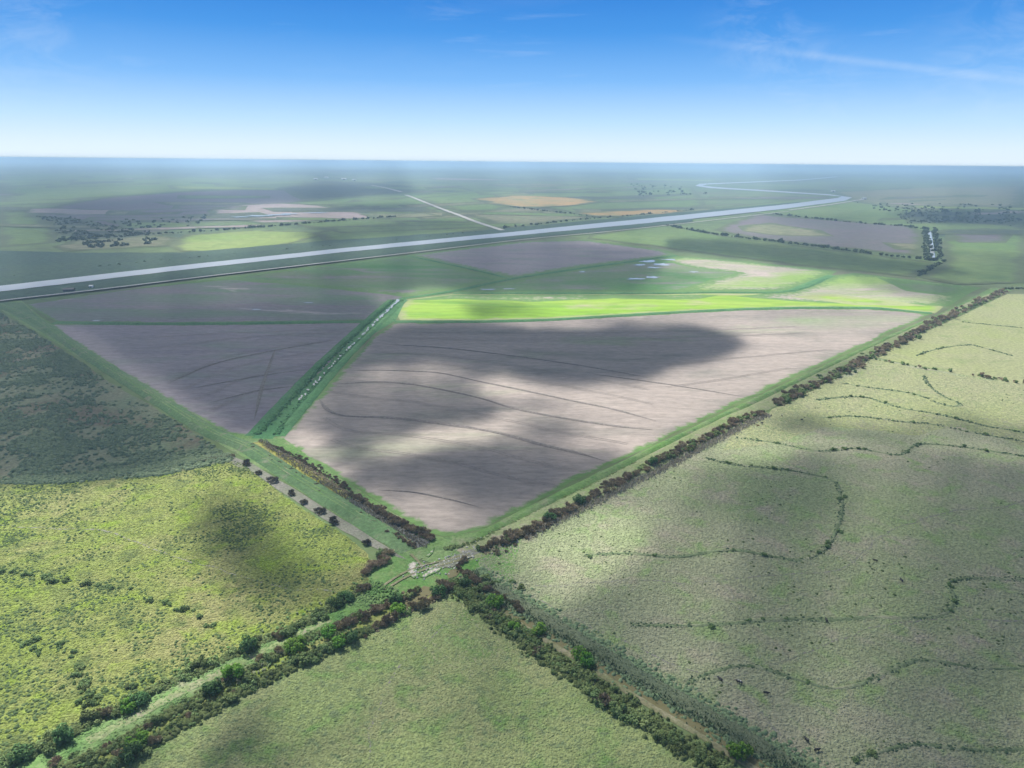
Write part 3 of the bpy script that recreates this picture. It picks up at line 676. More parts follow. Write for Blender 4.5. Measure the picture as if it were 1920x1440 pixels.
LEAF = {'green': leaf_mat('shrub_leaves', (.11, .155, .06), (.24, .295, .125), objvar=.35),
        'bright': leaf_mat('bright_leaves', (.10, .22, .03), (.22, .36, .075), objvar=.15),
        'dark': leaf_mat('dark_leaves', (.06, .115, .045), (.14, .22, .085), objvar=.2),
        'dry': leaf_mat('dry_twigs', (.20, .155, .105), (.42, .335, .235), trans=.1, objvar=.3),
        'pale': leaf_mat('dead_reed', (.28, .25, .20), (.46, .42, .35), trans=.15, objvar=.2),
        'reed': leaf_mat('reed_blades', (.12, .17, .095), (.21, .265, .15), trans=.2, objvar=.2),
        'weed': leaf_mat('weed_leaves', (.09, .13, .055), (.17, .21, .085), trans=.2),
        'weedblue': leaf_mat('bluish_weed_leaves', (.10, .14, .085), (.185, .215, .13), trans=.2),
        'grass_f': leaf_mat('tussock_short', (.20, .22, .11), (.32, .315, .18), trans=.2),
        'grass_l': leaf_mat('tussock_lime', (.19, .225, .04), (.33, .33, .10), trans=.2),
        'grass_r': leaf_mat('tussock_grey', (.21, .21, .14), (.36, .33, .24), trans=.2),
        'dryfloor': leaf_mat('dry_litter', (.13, .105, .07), (.25, .205, .145), trans=.1), 'farleaf': leaf_mat('far_scrub_leaves', (.07, .10, .06), (.13, .17, .10), trans=.15), 'ridge': leaf_mat('ridge_weed', (.05, .085, .05), (.11, .15, .085), trans=.15)}
BARK = plain_mat('bark', (.12, .095, .075), .9, .3, 3)

def proto(name, fn, k, n, lob, size, H, mat, seed, R=1.0):
    rng = np.random.default_rng(seed)
    V, Fq, T = fn(rng, n, lobes(rng, lob, R, H), size)
    o = mesh_obj(name, V, Fq, mat, tone=T)
    COL.objects.unlink(o)
    return o.data
GREEN = [proto('green_shrub', leaf_quads, 0, 520, 8, .14, 1.35, LEAF['green'], 20 + i) for i in range(6)]
DRY = [proto('dry_shrub', twig_tris, 0, 560, 8, .22, 1.2, LEAF['dry'], 40 + i) for i in range(6)]
TREE_B = [proto('tree_crown', leaf_quads, 0, 800, 13, .13, 1.7, LEAF['bright'], 60 + i) for i in range(3)]
TREE_D = [proto('tree_crown', leaf_quads, 0, 800, 13, .13, 1.7, LEAF['dark'], 70 + i) for i in range(3)]
GREEN_LO = [proto('shrub_low', leaf_quads, 0, 70, 4, .34, 1.3, LEAF['green'], 90 + i) for i in range(4)]
DRY_LO = [proto('dry_low', twig_tris, 0, 80, 4, .46, 1.3, LEAF['dry'], 95 + i) for i in range(4)]

PLACE = []          # (kind, x, y, scale, row)
def along(pxs, kind, spacing, scale, spread, rowname, mix=None, gap=0.0, seed=1, tmax=None):
    """shrubs scattered along a pixel polyline"""
    r = random.Random(seed + int(pxs[0][0]))
    l = row(pxs, .5)
    t = np.gradient(l, axis=0); t /= np.linalg.norm(t, axis=1)[:, None]
    i = 0.0
    while i < len(l) - 1:
        q = int(i)
        d = np.linalg.norm(l[q])
        if r.random() > gap and fbm(np.array([q * .5 / 14.0]), np.array([pxs[0][1] * 1.0]), 3)[0] > gap * .75:
            o = r.gauss(0, spread)
            x = l[q][0] - t[q][1] * o; y = l[q][1] + t[q][0] * o
            kd = kind
            if mix and r.random() < mix[1]: kd = mix[0]
            PLACE.append((kd, x, y, scale * r.choice((.4, .55, .7, .85, .95, 1.1, 1.25)) * r.uniform(.85, 1.15), rowname))
        i += 2 * spacing * r.uniform(.6, 1.5)

along([(-40, 1450), (43, 1417), (130, 1375), (240, 1325), (300, 1293), (380, 1257), (470, 1217), (540, 1183), (600, 1155), (640, 1130), (690, 1100)], 'green', 1.0, 1.6, 1.0, 'upper', ('dry', .12), .05)
along([(90, 1455), (150, 1425), (220, 1395), (340, 1325), (420, 1283), (500, 1240), (560, 1208), (620, 1180)], 'green', 1.3, 1.25, .9, 'middle', ('dry', .35), .12)
along([(620, 1182), (660, 1165), (700, 1148), (740, 1130), (785, 1106)], 'dry', .8, 1.45, .7, 'middle', ('green', .1), .0)
along([(170, 1455), (250, 1415), (330, 1368), (400, 1325), (470, 1290), (540, 1253), (600, 1225), (640, 1205), (700, 1180)], 'green', 1.0, 1.5, 1.0, 'lower', ('dry', .15), .05)
along([(700, 1180), (740, 1160), (790, 1134), (820, 1115), (848, 1098)], 'dry', .8, 1.5, .7, 'lower', ('green', .35), .0)
along([(846, 1094), (872, 1116), (920, 1152), (990, 1204), (1080, 1268), (1188, 1340), (1275, 1394), (1365, 1450)], 'green', .6, 1.35, 1.7, 'right ditch', ('dry', .04), .0)
along([(860, 1102), (893, 1130), (993, 1205), (1090, 1272), (1190, 1340)], 'green', 2.0, 1.4, 1.2, 'right ditch', None, .2, seed=3)
along([(905, 1036), (940, 1020), (990, 997), (1033, 972), (1073, 953), (1093, 940), (1140, 917), (1207, 880), (1240, 862), (1287, 841)], 'dry', .75, 1.6, .9, 'boundary', ('green', .12), .0)
along([(1240, 862), (1287, 841), (1307, 828), (1357, 804), (1390, 788), (1433, 773)], 'dry', 1.1, 1.7, 1.1, 'boundary', ('green', .45), .05)
along([(1455, 760), (1467, 752), (1527, 722), (1591, 692), (1634, 668), (1698, 637), (1741, 613), (1848, 562), (1885, 546)], 'dry', 1.2, 2.0, 2.2, 'boundary', ('green', .35), .0)
along([(910, 1040), (950, 1030), (1000, 1003), (1080, 960)], 'dry', 2.6, 1.1, .7, 'boundary', None, .2)
along([(472, 836), (496, 856), (536, 880), (572, 901), (612, 931), (648, 950), (686, 970), (723, 995), (760, 1016), (780, 1029)], 'dry', .8, .78, .45, 'levee left', None, .0)
along([(505, 835), (530, 845), (567, 866), (610, 892), (654, 920)], 'dry', .8, .78, .45, 'levee right', None, .0)
along([(655, 927), (675, 938), (725, 967), (775, 995), (810, 1014)], 'dry', .8, 1.4, .6, 'levee right', None, .0)
along([(530, 840), (570, 860), (620, 892), (660, 918)], 'dry', 2.6, .9, .4, 'levee right', None, .3)
along([(690, 1078), (705, 1060), (712, 1045), (725, 1035)], 'dry', .7, 1.6, 1.0, 'clump', ('green', .15), .0)
along([(690, 1100), (670, 1113), (650, 1125)], 'dry', 1.0, 1.5, .7, 'upper', ('green', .3), .0)
along([(893, 1086), (870, 1074), (858, 1072), (862, 1062), (878, 1052)], 'dry', 1.1, 1.0, .3, 'loop', None, .0)
along([(870, 1080), (895, 1092), (930, 1116), (960, 1134), (985, 1150)], 'dry', 1.2, 1.2, .4, 'right bank', ('green', .2), .0)
along([(915, 1096), (940, 1092), (962, 1100), (955, 1110)], 'green', 1.6, 1.2, 1.0, 'right bank clump', None, .1)
along([(0, 1070), (30, 1074), (60, 1080), (90, 1086), (130, 1092)], 'green', 1.5, 1.1, .6, 'pasture line', None, .12)
along([(160, 1095), (190, 1098), (215, 1104), (250, 1105)], 'green', 1.6, 1.1, .5, 'pasture line', None, .2)
along([(268, 1112), (295, 1125), (330, 1140), (360, 1152), (400, 1170), (450, 1195)], 'green', 2.2, 1.05, .8, 'pasture line', None, .2)
along([(-20, 1205), (40, 1205), (100, 1215), (130, 1245), (160, 1290), (195, 1310), (180, 1330)], 'green', 1.2, .85, 1.8, 'pasture thicket', None, .08)
along([(140, 1270), (170, 1280), (205, 1300), (190, 1320)], 'green', .9, .8, 2.6, 'pasture thicket', None, .0)
along([(240, 1290), (270, 1280), (300, 1275)], 'green', 1.6, .8, .8, 'pasture thicket', None, .1)
along([(1634, 673), (1681, 682), (1741, 692), (1800, 701), (1869, 712), (1930, 722)], 'green', 2.2, 1.5, .9, 'cross hedge', ('dry', .3), .15)
for i, p in enumerate(RIDGE):
    along(p, 'green', 4.5, 1.0 if i < 9 else .8, .6, 'ridge', None, .55, seed=i)
# far hedges and scattered bushes
for p, sp, sc in ([[(1250, 423), (1314, 436), (1399, 447), (1484, 457), (1570, 468), (1655, 479), (1719, 485), (1758, 489)], 5, 4.2],
                  [[(1450, 402), (1527, 410), (1613, 419), (1698, 425), (1732, 430)], 9, 4.5],
                  [[(1736, 428), (1738, 460), (1742, 490)], 6, 4.0], [[(1752, 428), (1757, 460), (1765, 492)], 8, 3.4],
                  [[(1758, 494), (1738, 506), (1719, 519)], 5, 3.0],
                  [[(110, 452), (200, 443), (333, 437), (467, 428), (633, 415), (742, 407)], 8, 4.0],
                  [[(1110, 407), (1040, 398), (953, 388)], 11, 4.0], [[(940, 428), (1113, 410), (1193, 404), (1300, 394)], 11, 3.6],
                  [[(0, 521), (320, 488), (640, 460), (900, 435)], 9, 1.8], [[(1885, 543), (1905, 541), (1930, 544)], 3, 1.8]):
    along(p, 'far', sp, sc, sc * .6, 'far hedge', None, .08)
rr = random.Random(11)
for poly, n, sc in (([(1680, 404), (1720, 394), (1800, 398), (1880, 402), (1920, 412), (1900, 424), (1780, 418), (1700, 420)], 330, 3.2),
                    ([(70, 406), (130, 408), (190, 420), (270, 434), (300, 440), (200, 448), (110, 455), (100, 420)], 400, 2.8),
                    ([(150, 455), (300, 445), (320, 455), (170, 466)], 50, 4), ([(1600, 380), (1920, 385), (1920, 402), (1650, 396)], 120, 4.5),
                    ([(1180, 345), (1300, 352), (1330, 366), (1200, 368)], 60, 7), ([(200, 415), (390, 405), (380, 425), (260, 430)], 50, 4)):
    sc *= .85; xs = [p[0] for p in poly]; ys = [p[1] for p in poly]; c = 0
    while c < n:
        px, py = rr.uniform(min(xs), max(xs)), rr.uniform(min(ys), max(ys))
        if inpoly(np.array([px]), np.array([py]), poly)[0] and fbm(np.array([px / 25]), np.array([py / 5]), 4)[0] > .42:
            w = G(px, py); PLACE.append(('far', w[0], w[1], sc * rr.uniform(.6, 1.4), 'far scrub')); c += 1

HEDGES = [([(-40, 1450), (43, 1417), (130, 1375), (300, 1293), (470, 1217), (600, 1155), (690, 1100)], 'g', 2400, .9), ([(90, 1455), (220, 1395), (420, 1283), (560, 1208), (620, 1180)], 'g', 1100, .7),
          ([(620, 1182), (700, 1148), (785, 1106)], 'd', 600, .7), ([(170, 1455), (330, 1368), (470, 1290), (640, 1205), (700, 1180)], 'g', 2000, .9), ([(700, 1180), (790, 1134), (848, 1098)], 'd', 600, .7),
          ([(846, 1094), (920, 1152), (990, 1204), (1080, 1268), (1188, 1340), (1275, 1394), (1365, 1450)], 'g', 2600, 1.5),
          ([(905, 1036), (990, 997), (1073, 953), (1140, 917), (1240, 862), (1287, 841), (1357, 804), (1433, 773)], 'd', 2600, 1.0), ([(1455, 760), (1527, 722), (1634, 668), (1741, 613), (1885, 546)], 'd', 2200, 2.0),
          ([(474, 834), (540, 878), (615, 928), (687, 967), (782, 1028)], 'd', 1100, .45), ([(502, 837), (562, 868), (650, 924), (725, 967), (810, 1014)], 'd', 1100, .5)]

# ---- trees (trunk + crown)
def make_trunk(seed):
    r = random.Random(seed); bm = bmesh.new()
    def limb(a, b, ra, rb):
        d = (b - a); q = d.to_track_quat('Z', 'Y'); vs = []
        for p, rad in ((a, ra), (b, rb)):
            vs.append([bm.verts.new(p + q @ Vector((math.cos(k * 1.0472) * rad, math.sin(k * 1.0472) * rad, 0))) for k in range(6)])
        for k in range(6): bm.faces.new((vs[0][k], vs[0][(k + 1) % 6], vs[1][(k + 1) % 6], vs[1][k]))
        bm.faces.new(vs[1])
    top = Vector((r.uniform(-.05, .05), r.uniform(-.05, .05), .55))
    limb(Vector((0, 0, -.05)), top, .075, .05)
    for k in range(5):
        a = k * 1.256 + r.random(); b = top + Vector((math.cos(a) * .5, math.sin(a) * .5, .35 + r.random() * .4))
        limb(top - Vector((0, 0, .1 * r.random())), b, .04, .012)
    me = bpy.data.meshes.new('trunk'); bm.to_mesh(me); bm.free(); me.materials.append(BARK)
    return me
TRUNKS = [make_trunk(s) for s in range(3)]
def lifted(me, dz, name):
    m2 = me.copy(); m2.name = name
    m2.transform(Matrix.Translation((0, 0, dz))); return m2
CR_B = [lifted(m, .12, 'crown') for m in TREE_B]; CR_D = [lifted(m, .12, 'crown') for m in TREE_D]
TREES = [  # px, py (foot), scale, bright, label
 (467, 1222, 2.5, 0, 'large dark tree in the upper hedgerow, beside the narrow part of the grassy lane'),
 (553, 1221, 2.5, 1, 'bright green tree in the middle row, farthest up the lane of the large round ones'),
 (437, 1276, 2.5, 1, 'bright yellow-green round tree in the middle row beside the lane'),
 (400, 1302, 2.3, 0, 'dark tree in the middle row just below the yellow-green round tree'),
 (263, 1322, 2.2, 0, 'dark round tree in the upper hedgerow next to a paler green one'),
 (237, 1336, 2.0, 1, 'pale green tree in the upper hedgerow beside a dark round tree'),
 (120, 1392, 2.3, 0, 'wide dark tree in the upper hedgerow near the bottom left corner'),
 (43, 1424, 2.2, 0, 'dark tree at the lower end of the upper hedgerow, leftmost tree in the photo'),
 (258, 1398, 2.2, 1, 'bright green tree in the lower row near the bottom edge of the photo'),
 (247, 1424, 2.3, 0, 'dark tree in the lower row, closest of the row to the bottom edge'),
 (632, 1138, 2.1, 0, 'dark tree rising from the upper hedgerow where brown brush begins'),
 (650, 1127, 2.0, 0, 'dark green tree in the upper hedgerow near its top end by the lush green patch'),
 (743, 1131, 2.2, 0, 'dark green tree among brown brush in the middle row near the corner'),
 (748, 1149, 1.9, 1, 'bright green tree between olive ditch water and brown brush near the corner'),
 (640, 1212, 2.2, 1, 'bright green tree in the lower row, beside a darker tree above open pasture'),
 (660, 1204, 2.0, 0, 'dark green tree in the lower row just right of a bright green one'),
 (617, 1195, 2.0, 1, 'green tree in the middle row where green shrubs change to brown brush'),
 (823, 1116, 2.1, 0, 'dark green tree at the upper end of the lower row by the pasture tip'),
 (873, 1100, 2.1, 0, 'dark green tree at the head of the shrub belt along the right ditch'),
 (927, 1137, 2.2, 1, 'light green tree in the shrub belt, uppermost bright one by the right ditch'),
 (963, 1186, 1.8, 1, 'small light green tree on the pasture side of the ditch shrub belt'),
 (1013, 1187, 2.0, 1, 'green tree leaning over the right ditch water at mid length'),
 (1086, 1236, 1.9, 1, 'light green tree, upper of a close pair by the right ditch'),
 (1097, 1248, 2.0, 1, 'light green tree, lower of a close pair by the right ditch'),
 (1387, 1421, 2.2, 1, 'light green tree by the right ditch at the bottom edge of the photo'),
 (1086, 945, 2.3, 0, 'green tree standing in the brown brush row along the right boundary track'),
 (1030, 976, 2.1, 0, 'green tree at a gap in the brown brush row nearest the corner'),
 (1223, 872, 2.2, 0, 'dark tree in the brush row along the boundary track, beyond the long brown stretch'),
]
for i, (px, py, s, br, lab) in enumerate(TREES):
    w = G(px, py)
    e = bpy.data.objects.new('tree', None); COL.objects.link(e)
    e.location = (w[0], w[1], .1); e.rotation_euler = (0, 0, i * 1.7); e.scale = (s, s, s * random.Random(i).uniform(.85, 1.1))
    tag(e, lab, 'tree', 'trees standing in the ditch hedgerows')
    c = bpy.data.objects.new('crown', (CR_B if br else CR_D)[i % 3]); COL.objects.link(c); c.parent = e
    t = bpy.data.objects.new('trunk', TRUNKS[i % 3]); COL.objects.link(t); t.parent = e

# ---- brush piles, dark domes along the grey verge
PILES = [(464, 871), (488, 888), (511, 903), (548, 927), (573, 943), (600, 961), (627, 980), (691, 1019)]
PL_LAB = ['dark brush heap nearest the end of the brown reed line', 'dark brush heap on the pasture edge, second from the brown reed line',
          'dark brush heap on the pasture edge, third from the brown reed line', 'dark brush heap beside the verge after a wider gap, fourth from the reed line',
          'dark brush heap on the pasture edge, middle one of the close three', 'dark brush heap on the pasture edge, third before the large brown clump',
          'dark brush heap on the pasture edge, second before the large brown clump', 'dark brush heap set apart, right above the large brown brush clump']
pm = []
for i in range(3):
    rng = np.random.default_rng(300 + i)
    V, Fq, T = twig_tris(rng, 420, lobes(rng, 6, 1.0, .75), .22)
    o = mesh_obj('brush_pile', V, Fq, leaf_mat('brush_pile_twigs_%s' % 'abc'[i], (.10, .085, .07), (.23, .195, .16), trans=.05), tone=T); COL.objects.unlink(o); pm.append(o.data)
for i, (px, py) in enumerate(PILES):
    w = G(px, py)
    o = bpy.data.objects.new('brush_pile', pm[i % 3]); COL.objects.link(o)
    o.location = (w[0], w[1], .1); o.rotation_euler = (0, 0, i * 2.1); s = 1.9 * random.Random(i).uniform(.85, 1.15); o.scale = (s * 1.15, s, s)
    tag(o, PL_LAB[i], 'brush pile', 'brush heaps along the verge')

# ---- shrubs: the largest in view are individuals, the rest one mass of each kind
def ang(p): return p[3] / math.hypot(math.hypot(p[1], p[2]), CAM_H)
def inview(p):
    a, b = PX(p[1], p[2]); return -40 < a < 1960 and b < 1475
LABELS = {
 ('green', 'upper'): 'green shrub in the dense hedgerow between weedy pasture and the grassy lane',
 ('dry', 'upper'): 'brown leafless shrub in the hedgerow between weedy pasture and the grassy lane',
 ('green', 'middle'): 'low green shrub in the broken middle row below the grassy lane',
 ('dry', 'middle'): 'brown dry shrub in the broken middle row below the grassy lane',
 ('green', 'lower'): 'green shrub in the lower hedgerow edging the short front pasture',
 ('dry', 'lower'): 'brown dry shrub in the lower hedgerow edging the short front pasture',
 ('green', 'right ditch'): 'green shrub in the wide dense belt on the near side of the olive ditch',
 ('dry', 'right ditch'): 'brown shrub among the green belt on the near side of the olive ditch',
 ('dry', 'boundary'): 'brown leafless shrub in the brush row outside the right boundary track',
 ('green', 'boundary'): 'green shrub among brown brush outside the right boundary track',
 ('dry', 'levee left'): 'reddish brown shrub on the outer bank of the algae ditch',
 ('dry', 'levee right'): 'reddish brown shrub on the field side bank of the algae ditch',
 ('dry', 'clump'): 'brown shrub in the isolated clump beside the lush green patch',
 ('green', 'clump'): 'green shrub in the isolated brown clump beside the lush green patch',
 ('dry', 'loop'): 'brown shrub in the curved line round the small pond',
 ('dry', 'right bank'): 'brown shrub on the far bank at the head of the olive ditch',
 ('green', 'right bank'): 'green shrub among brown ones on the far bank at the head of the olive ditch',
 ('green', 'right bank clump'): 'dark green shrub in the small group in the pasture above the olive ditch',
 ('green', 'pasture line'): 'dark shrub in the broken line crossing the weedy left pasture',
 ('green', 'pasture thicket'): 'small green shrub in the winding thicket in the lower left pasture',
 ('green', 'cross hedge'): 'dark shrub in the straight hedge crossing the upper right pasture',
 ('dry', 'cross hedge'): 'brown shrub in the straight hedge crossing the upper right pasture',
 ('green', 'ridge'): 'dark bush on a winding contour ridge in the grazed right pasture',
}
def merge(name, items, protos, mat, label, z=.08):
    Vs, Fs, Ts = [], [], []; base = 0; r = random.Random(5)
    cache = []
    for me in protos:
        v = np.empty(len(me.vertices) * 3, np.float32); me.vertices.foreach_get("co", v)
        t = np.empty(len(me.polygons), np.float32); me.attributes['tone'].data.foreach_get("value", t)
        cache.append((v.reshape(-1, 3), t))
    for (kd, x, y, s, rw) in items:
        v, t = cache[r.randrange(len(cache))]
        a = r.random() * 6.28; c, sn = math.cos(a) * s, math.sin(a) * s
        q = np.column_stack([v[:, 0] * c - v[:, 1] * sn + x, v[:, 0] * sn + v[:, 1] * c + y, v[:, 2] * s * r.uniform(.75, 1.1) + z])
        Vs.append(q); Ts.append(t * .8 + r.random() * .2); Fs.append(np.arange(len(v)).reshape(-1, 4) + base); base += len(v)
    o = mesh_obj(name, np.concatenate(Vs), np.concatenate(Fs), mat, tone=np.concatenate(Ts))
    tag(o, label, name.replace('_', ' '), None, 'stuff')
    return o
for kd, protos, lo, mat, nm, cap, lab in (('green', GREEN, GREEN_LO, LEAF['green'], 'green_shrub', 296, 'smaller and more distant green shrubs of the hedges and ridges'),
                                          ('dry', DRY, DRY_LO, LEAF['dry'], 'dry_shrub', 296, 'more distant brown brush along the boundary track and ditch banks')):
    it = sorted([p for p in PLACE if p[0] == kd and inview(p)], key=ang, reverse=True)
    out = [p for p in PLACE if p[0] == kd and not inview(p)]
    r = random.Random(9)
    for p in it[:cap]:
        o = bpy.data.objects.new(nm, protos[r.randrange(len(protos))]); COL.objects.link(o)
        o.location = (p[1], p[2], .1); o.rotation_euler = (0, 0, r.random() * 6.28)
        o.scale = (p[3] * r.uniform(.9, 1.2), p[3] * r.uniform(.85, 1.1), p[3] * r.uniform(.75, 1.05))
        lb = LABELS.get((kd, p[4]), 'shrub in the hedgerow')
        tag(o, lb, 'shrub', ('%s shrubs: %s' % ('green' if kd == 'green' else 'brown', p[4])))
    rest = it[cap:] + out
    print(kd, len(it), len(rest))
    near = [p for p in rest if math.hypot(p[1], p[2]) < 330]; farp = [p for p in rest if math.hypot(p[1], p[2]) >= 330]
    base_nm = {'green': 'shrubbery', 'dry': 'dry_shrubbery'}[kd]
    merge(base_nm, near, protos, mat, lab.replace('and more distant ', '').replace('more distant ', 'nearer '))
    merge(base_nm, farp, lo, mat, lab)
merge('scrub_vegetation', [p for p in PLACE if p[0] == 'far'], GREEN_LO, LEAF['farleaf'], 'far dark hedges and scrub beyond the bare fields')

# ---- grass tussocks, weeds and reeds (nobody could count them): merged lumps and blades
def lumps(name, X, Y, S, Hh, mat, label, seed=1, z=.07, sides=5):
    rng = np.random.default_rng(seed); n = len(X)
    a = (np.arange(sides) / sides * 2 * math.pi)[None, :] + rng.random((n, 1)) * 6.28
    rad = S[:, None] * (.6 + .8 * rng.random((n, sides)))
    ring = np.stack([X[:, None] + np.cos(a) * rad, Y[:, None] + np.sin(a) * rad, np.full((n, sides), z - .02) + 0 * rad], 2)
    mid = np.stack([X[:, None] + np.cos(a + .5) * rad * .62, Y[:, None] + np.sin(a + .5) * rad * .62, z + Hh[:, None] * (.55 + .5 * rng.random((n, sides)))], 2)
    top = np.stack([X + rng.normal(0, .2, n) * S, Y + rng.normal(0, .2, n) * S, z + Hh * (.8 + .5 * rng.random(n))], 1)[:, None, :]
    Vv = np.concatenate([ring, mid, top], 1).reshape(-1, 3)
    k = 2 * sides + 1
    tri = []
    for j in range(sides):
        j2 = (j + 1) % sides
        tri += [(j, j2, sides + j), (j2, sides + j2, sides + j), (sides + j, sides + j2, 2 * sides)]
    tri = np.array(tri)
    Fq = (tri[None] + (np.arange(n) * k)[:, None, None]).reshape(-1, 3)
    tone = np.clip(np.repeat(rng.random(n), len(tri)) * .7 + rng.random(len(Fq)) * .3, 0, 1)
    o = mesh_obj(name, Vv, Fq, mat, tone=tone)
    tag(o, label, name.replace('_', ' '), None, 'stuff'); return o

def scatter(poly_px, n, seed, dens=None, grow=0.0):
    """uniform in world inside a pixel polygon"""
    rng = np.random.default_rng(seed)
    w = GG([(min(max(p[0], -150), 2080), min(p[1], 1500)) for p in poly_px])
    lo, hi = w.min(0), w.max(0); X = []; Y = []; c = 0
    for _ in range(60):
        x = rng.uniform(lo[0], hi[0], n); y = rng.uniform(lo[1], hi[1], n)
        a, b = PX(x, y)
        ok = inpoly(a, b, poly_px) & (a > -60) & (a < 1980) & (b < 1490)
        if dens is not None: ok &= rng.random(n) < dens(x, y)
        X.append(x[ok]); Y.append(y[ok]); c += ok.sum()
        if c >= n: break
    return np.concatenate(X)[:n], np.concatenate(Y)[:n]
def near_d(x, y): return np.clip((190 / np.hypot(x, y)) ** 2, 0, 1)

x, y = scatter(PF, 42000, 1)
S = RNG.uniform(.16, .46, len(x)); lumps('grass', x, y, S, S * .38, M['past_f'], 'short tufted grass of the front pasture', 1)
x, y = scatter(PL, 52000, 2, lambda a, b: near_d(a, b))
S = RNG.uniform(.18, .5, len(x)); lumps('grass', x, y, S, S * .42, M['past_l'], 'yellow-green tufted grass of the left pasture', 2)
x, y = scatter(PR, 90000, 3, near_d)
S = RNG.uniform(.18, .5, len(x)); lumps('grass', x, y, S, S * .42, M['past_r'], 'greyish tufted grass of the right pasture', 3)
def wd(a, b): return np.clip((fbm(a / 11, b / 11, 21) - .42) * 3.2, .03, 1) * np.clip(fbm(a / 45, b / 45, 5) * 1.6 - .3, .1, 1)
x, y = scatter(PL, 7000, 4, wd)
S = RNG.uniform(.2, .58, len(x)); lumps('weeds', x, y, S, S * .7, LEAF['weed'], 'dark weeds and small bushes dotted over the left pasture', 4)
def wd2(a, b): return np.clip((fbm(a / 16, b / 16, 31) - .38) * 3, .04, 1) * np.clip(fbm(a / 90, b / 90, 15) * 2.2 - .45, .12, 1)
x, y = scatter(PLD, 15000, 5, wd2)
S = RNG.uniform(.4, 1.25, len(x)); lumps('weeds', x, y, S, S * .7, LEAF['weedblue'], 'dense bluish weeds over the rough shaded pasture', 5)
x, y = scatter(PR, 320, 6, lambda a, b: np.clip((fbm(a / 20, b / 20, 41) - .5) * 3, 0.01, 1) * near_d(a, b))
S = RNG.uniform(.3, .6, len(x)); lumps('weeds', x, y, S, S * .6, LEAF['weed'], 'thin weeds in the grazed right pasture', 6)

def band(pxs, n, spread, seed, size, off=0.0):
    rng = np.random.default_rng(seed); l = row(pxs, .5)
    t = np.gradient(l, axis=0); t /= np.linalg.norm(t, axis=1)[:, None]
    i = rng.integers(0, len(l), n); o = rng.normal(0, spread, n) + off
    return l[i, 0] - t[i, 1] * o, l[i, 1] + t[i, 0] * o
def blades(name, X, Y, Hh, Wd, mat, label, seed=1, z=.1, lean=.45):
    rng = np.random.default_rng(seed); n = len(X)
    a = rng.random(n) * 6.28; la = rng.random(n) * 6.28; ll = lean * rng.random(n) * Hh
    dx, dy = np.cos(a) * Wd, np.sin(a) * Wd
    zz = np.full(n, z)
    p0 = np.stack([X - dx, Y - dy, zz], 1); p1 = np.stack([X + dx, Y + dy, zz], 1)
    tx, ty = X + np.cos(la) * ll, Y + np.sin(la) * ll
    p2 = np.stack([tx + dx * .35, ty + dy * .35, z + Hh], 1); p3 = np.stack([tx - dx * .35, ty - dy * .35, z + Hh * .9], 1)
    V = np.stack([p0, p1, p2, p3], 1).reshape(-1, 3)
    o = mesh_obj(name, V, np.arange(4 * n).reshape(n, 4), mat, tone=rng.random(n))
    tag(o, label, name.replace('_', ' '), None, 'stuff'); return o
def band_w(l, n, spread, seed, o0):
    rng = np.random.default_rng(seed); t = np.gradient(l, axis=0); t /= np.linalg.norm(t, axis=1)[:, None]
    i = rng.integers(0, len(l), n); o = rng.normal(0, spread, n) + o0
    return l[i, 0] - t[i, 1] * o, l[i, 1] + t[i, 0] * o
rl = resample(rdl, .5)
x, y = band_w(rl, 4200, 1.3, 7, 3.4)
blades('reeds', x, y, RNG.uniform(.3, .85, len(x)), RNG.uniform(.12, .3, len(x)), LEAF['reed'], 'blue-green reeds on the far bank of the olive ditch', 7, z=.4)
x, y = band_w(rl, 4200, 2.2, 17, 4.6)
S = RNG.uniform(.3, .8, len(x)); lumps('undergrowth', x, y, S, S * .7, LEAF['reed'], 'coarse grass behind the reeds of the olive ditch', 17)
x, y = band([(985, 1010), (1040, 980), (1100, 952), (1160, 920), (1230, 886), (1290, 855), (1335, 830), (1390, 802), (1440, 778)], 3600, 1.2, 8, 1, 0)
blades('dead_reeds', x, y, RNG.uniform(.4, 1.2, len(x)), RNG.uniform(.15, .4, len(x)), LEAF['pale'], 'bleached dead reeds along the foot of the boundary brush row', 8)
x, y = band([(33, 899), (100, 901), (200, 889), (283, 878), (367, 864), (433, 856)], 2600, 1.3, 9, 1, 0)
S = RNG.uniform(.4, 1.2, len(x)); lumps('undergrowth', x, y, S, S * .8, LEAF['weedblue'], 'dark weed line dividing the shaded and the sunny left pastures', 9)
x, y = band([(372, 864), (400, 860), (440, 853)], 500, .8, 10, 1, -1.0)
blades('dead_reeds', x, y, RNG.uniform(.5, 1.2, len(x)), RNG.uniform(.12, .3, len(x)), LEAF['dry'], 'brown reed line at the right end of the dark weed line', 10)
xs, ys = [], []
for i, p in enumerate(RIDGE):
    l = row(p, .5); a, b = band(p, int(len(l) * (2.0 if i > 8 or i == 4 else 1.0)), .5, 60 + i, 1)
    keep = fbm(a / 9, b / 9, 70) > .34
    xs.append(a[keep]); ys.append(b[keep])
x, y = np.concatenate(xs), np.concatenate(ys); S = RNG.uniform(.2, .6, len(x)) * np.clip(np.hypot(x, y) / 300, .8, 1.2)
lumps('ridge_vegetation', x, y, S, S * .8, LEAF['ridge'], 'rank dark grass along the winding contour ridges', 11)
x, y = band([(480, 828), (560, 885), (650, 944), (740, 1000), (790, 1030)], 2200, .9, 12, 1, 2.2)
blades('dead_reeds', x, y, RNG.uniform(.3, .9, len(x)), RNG.uniform(.1, .3, len(x)), LEAF['pale'], 'bleached reeds along the outer brush row of the algae ditch', 12)
x, y = band([(835, 1030), (900, 1014), (1000, 966), (1200, 868), (1440, 752), (1650, 655), (1790, 590)], 3800, .6, 13, 1, 0)
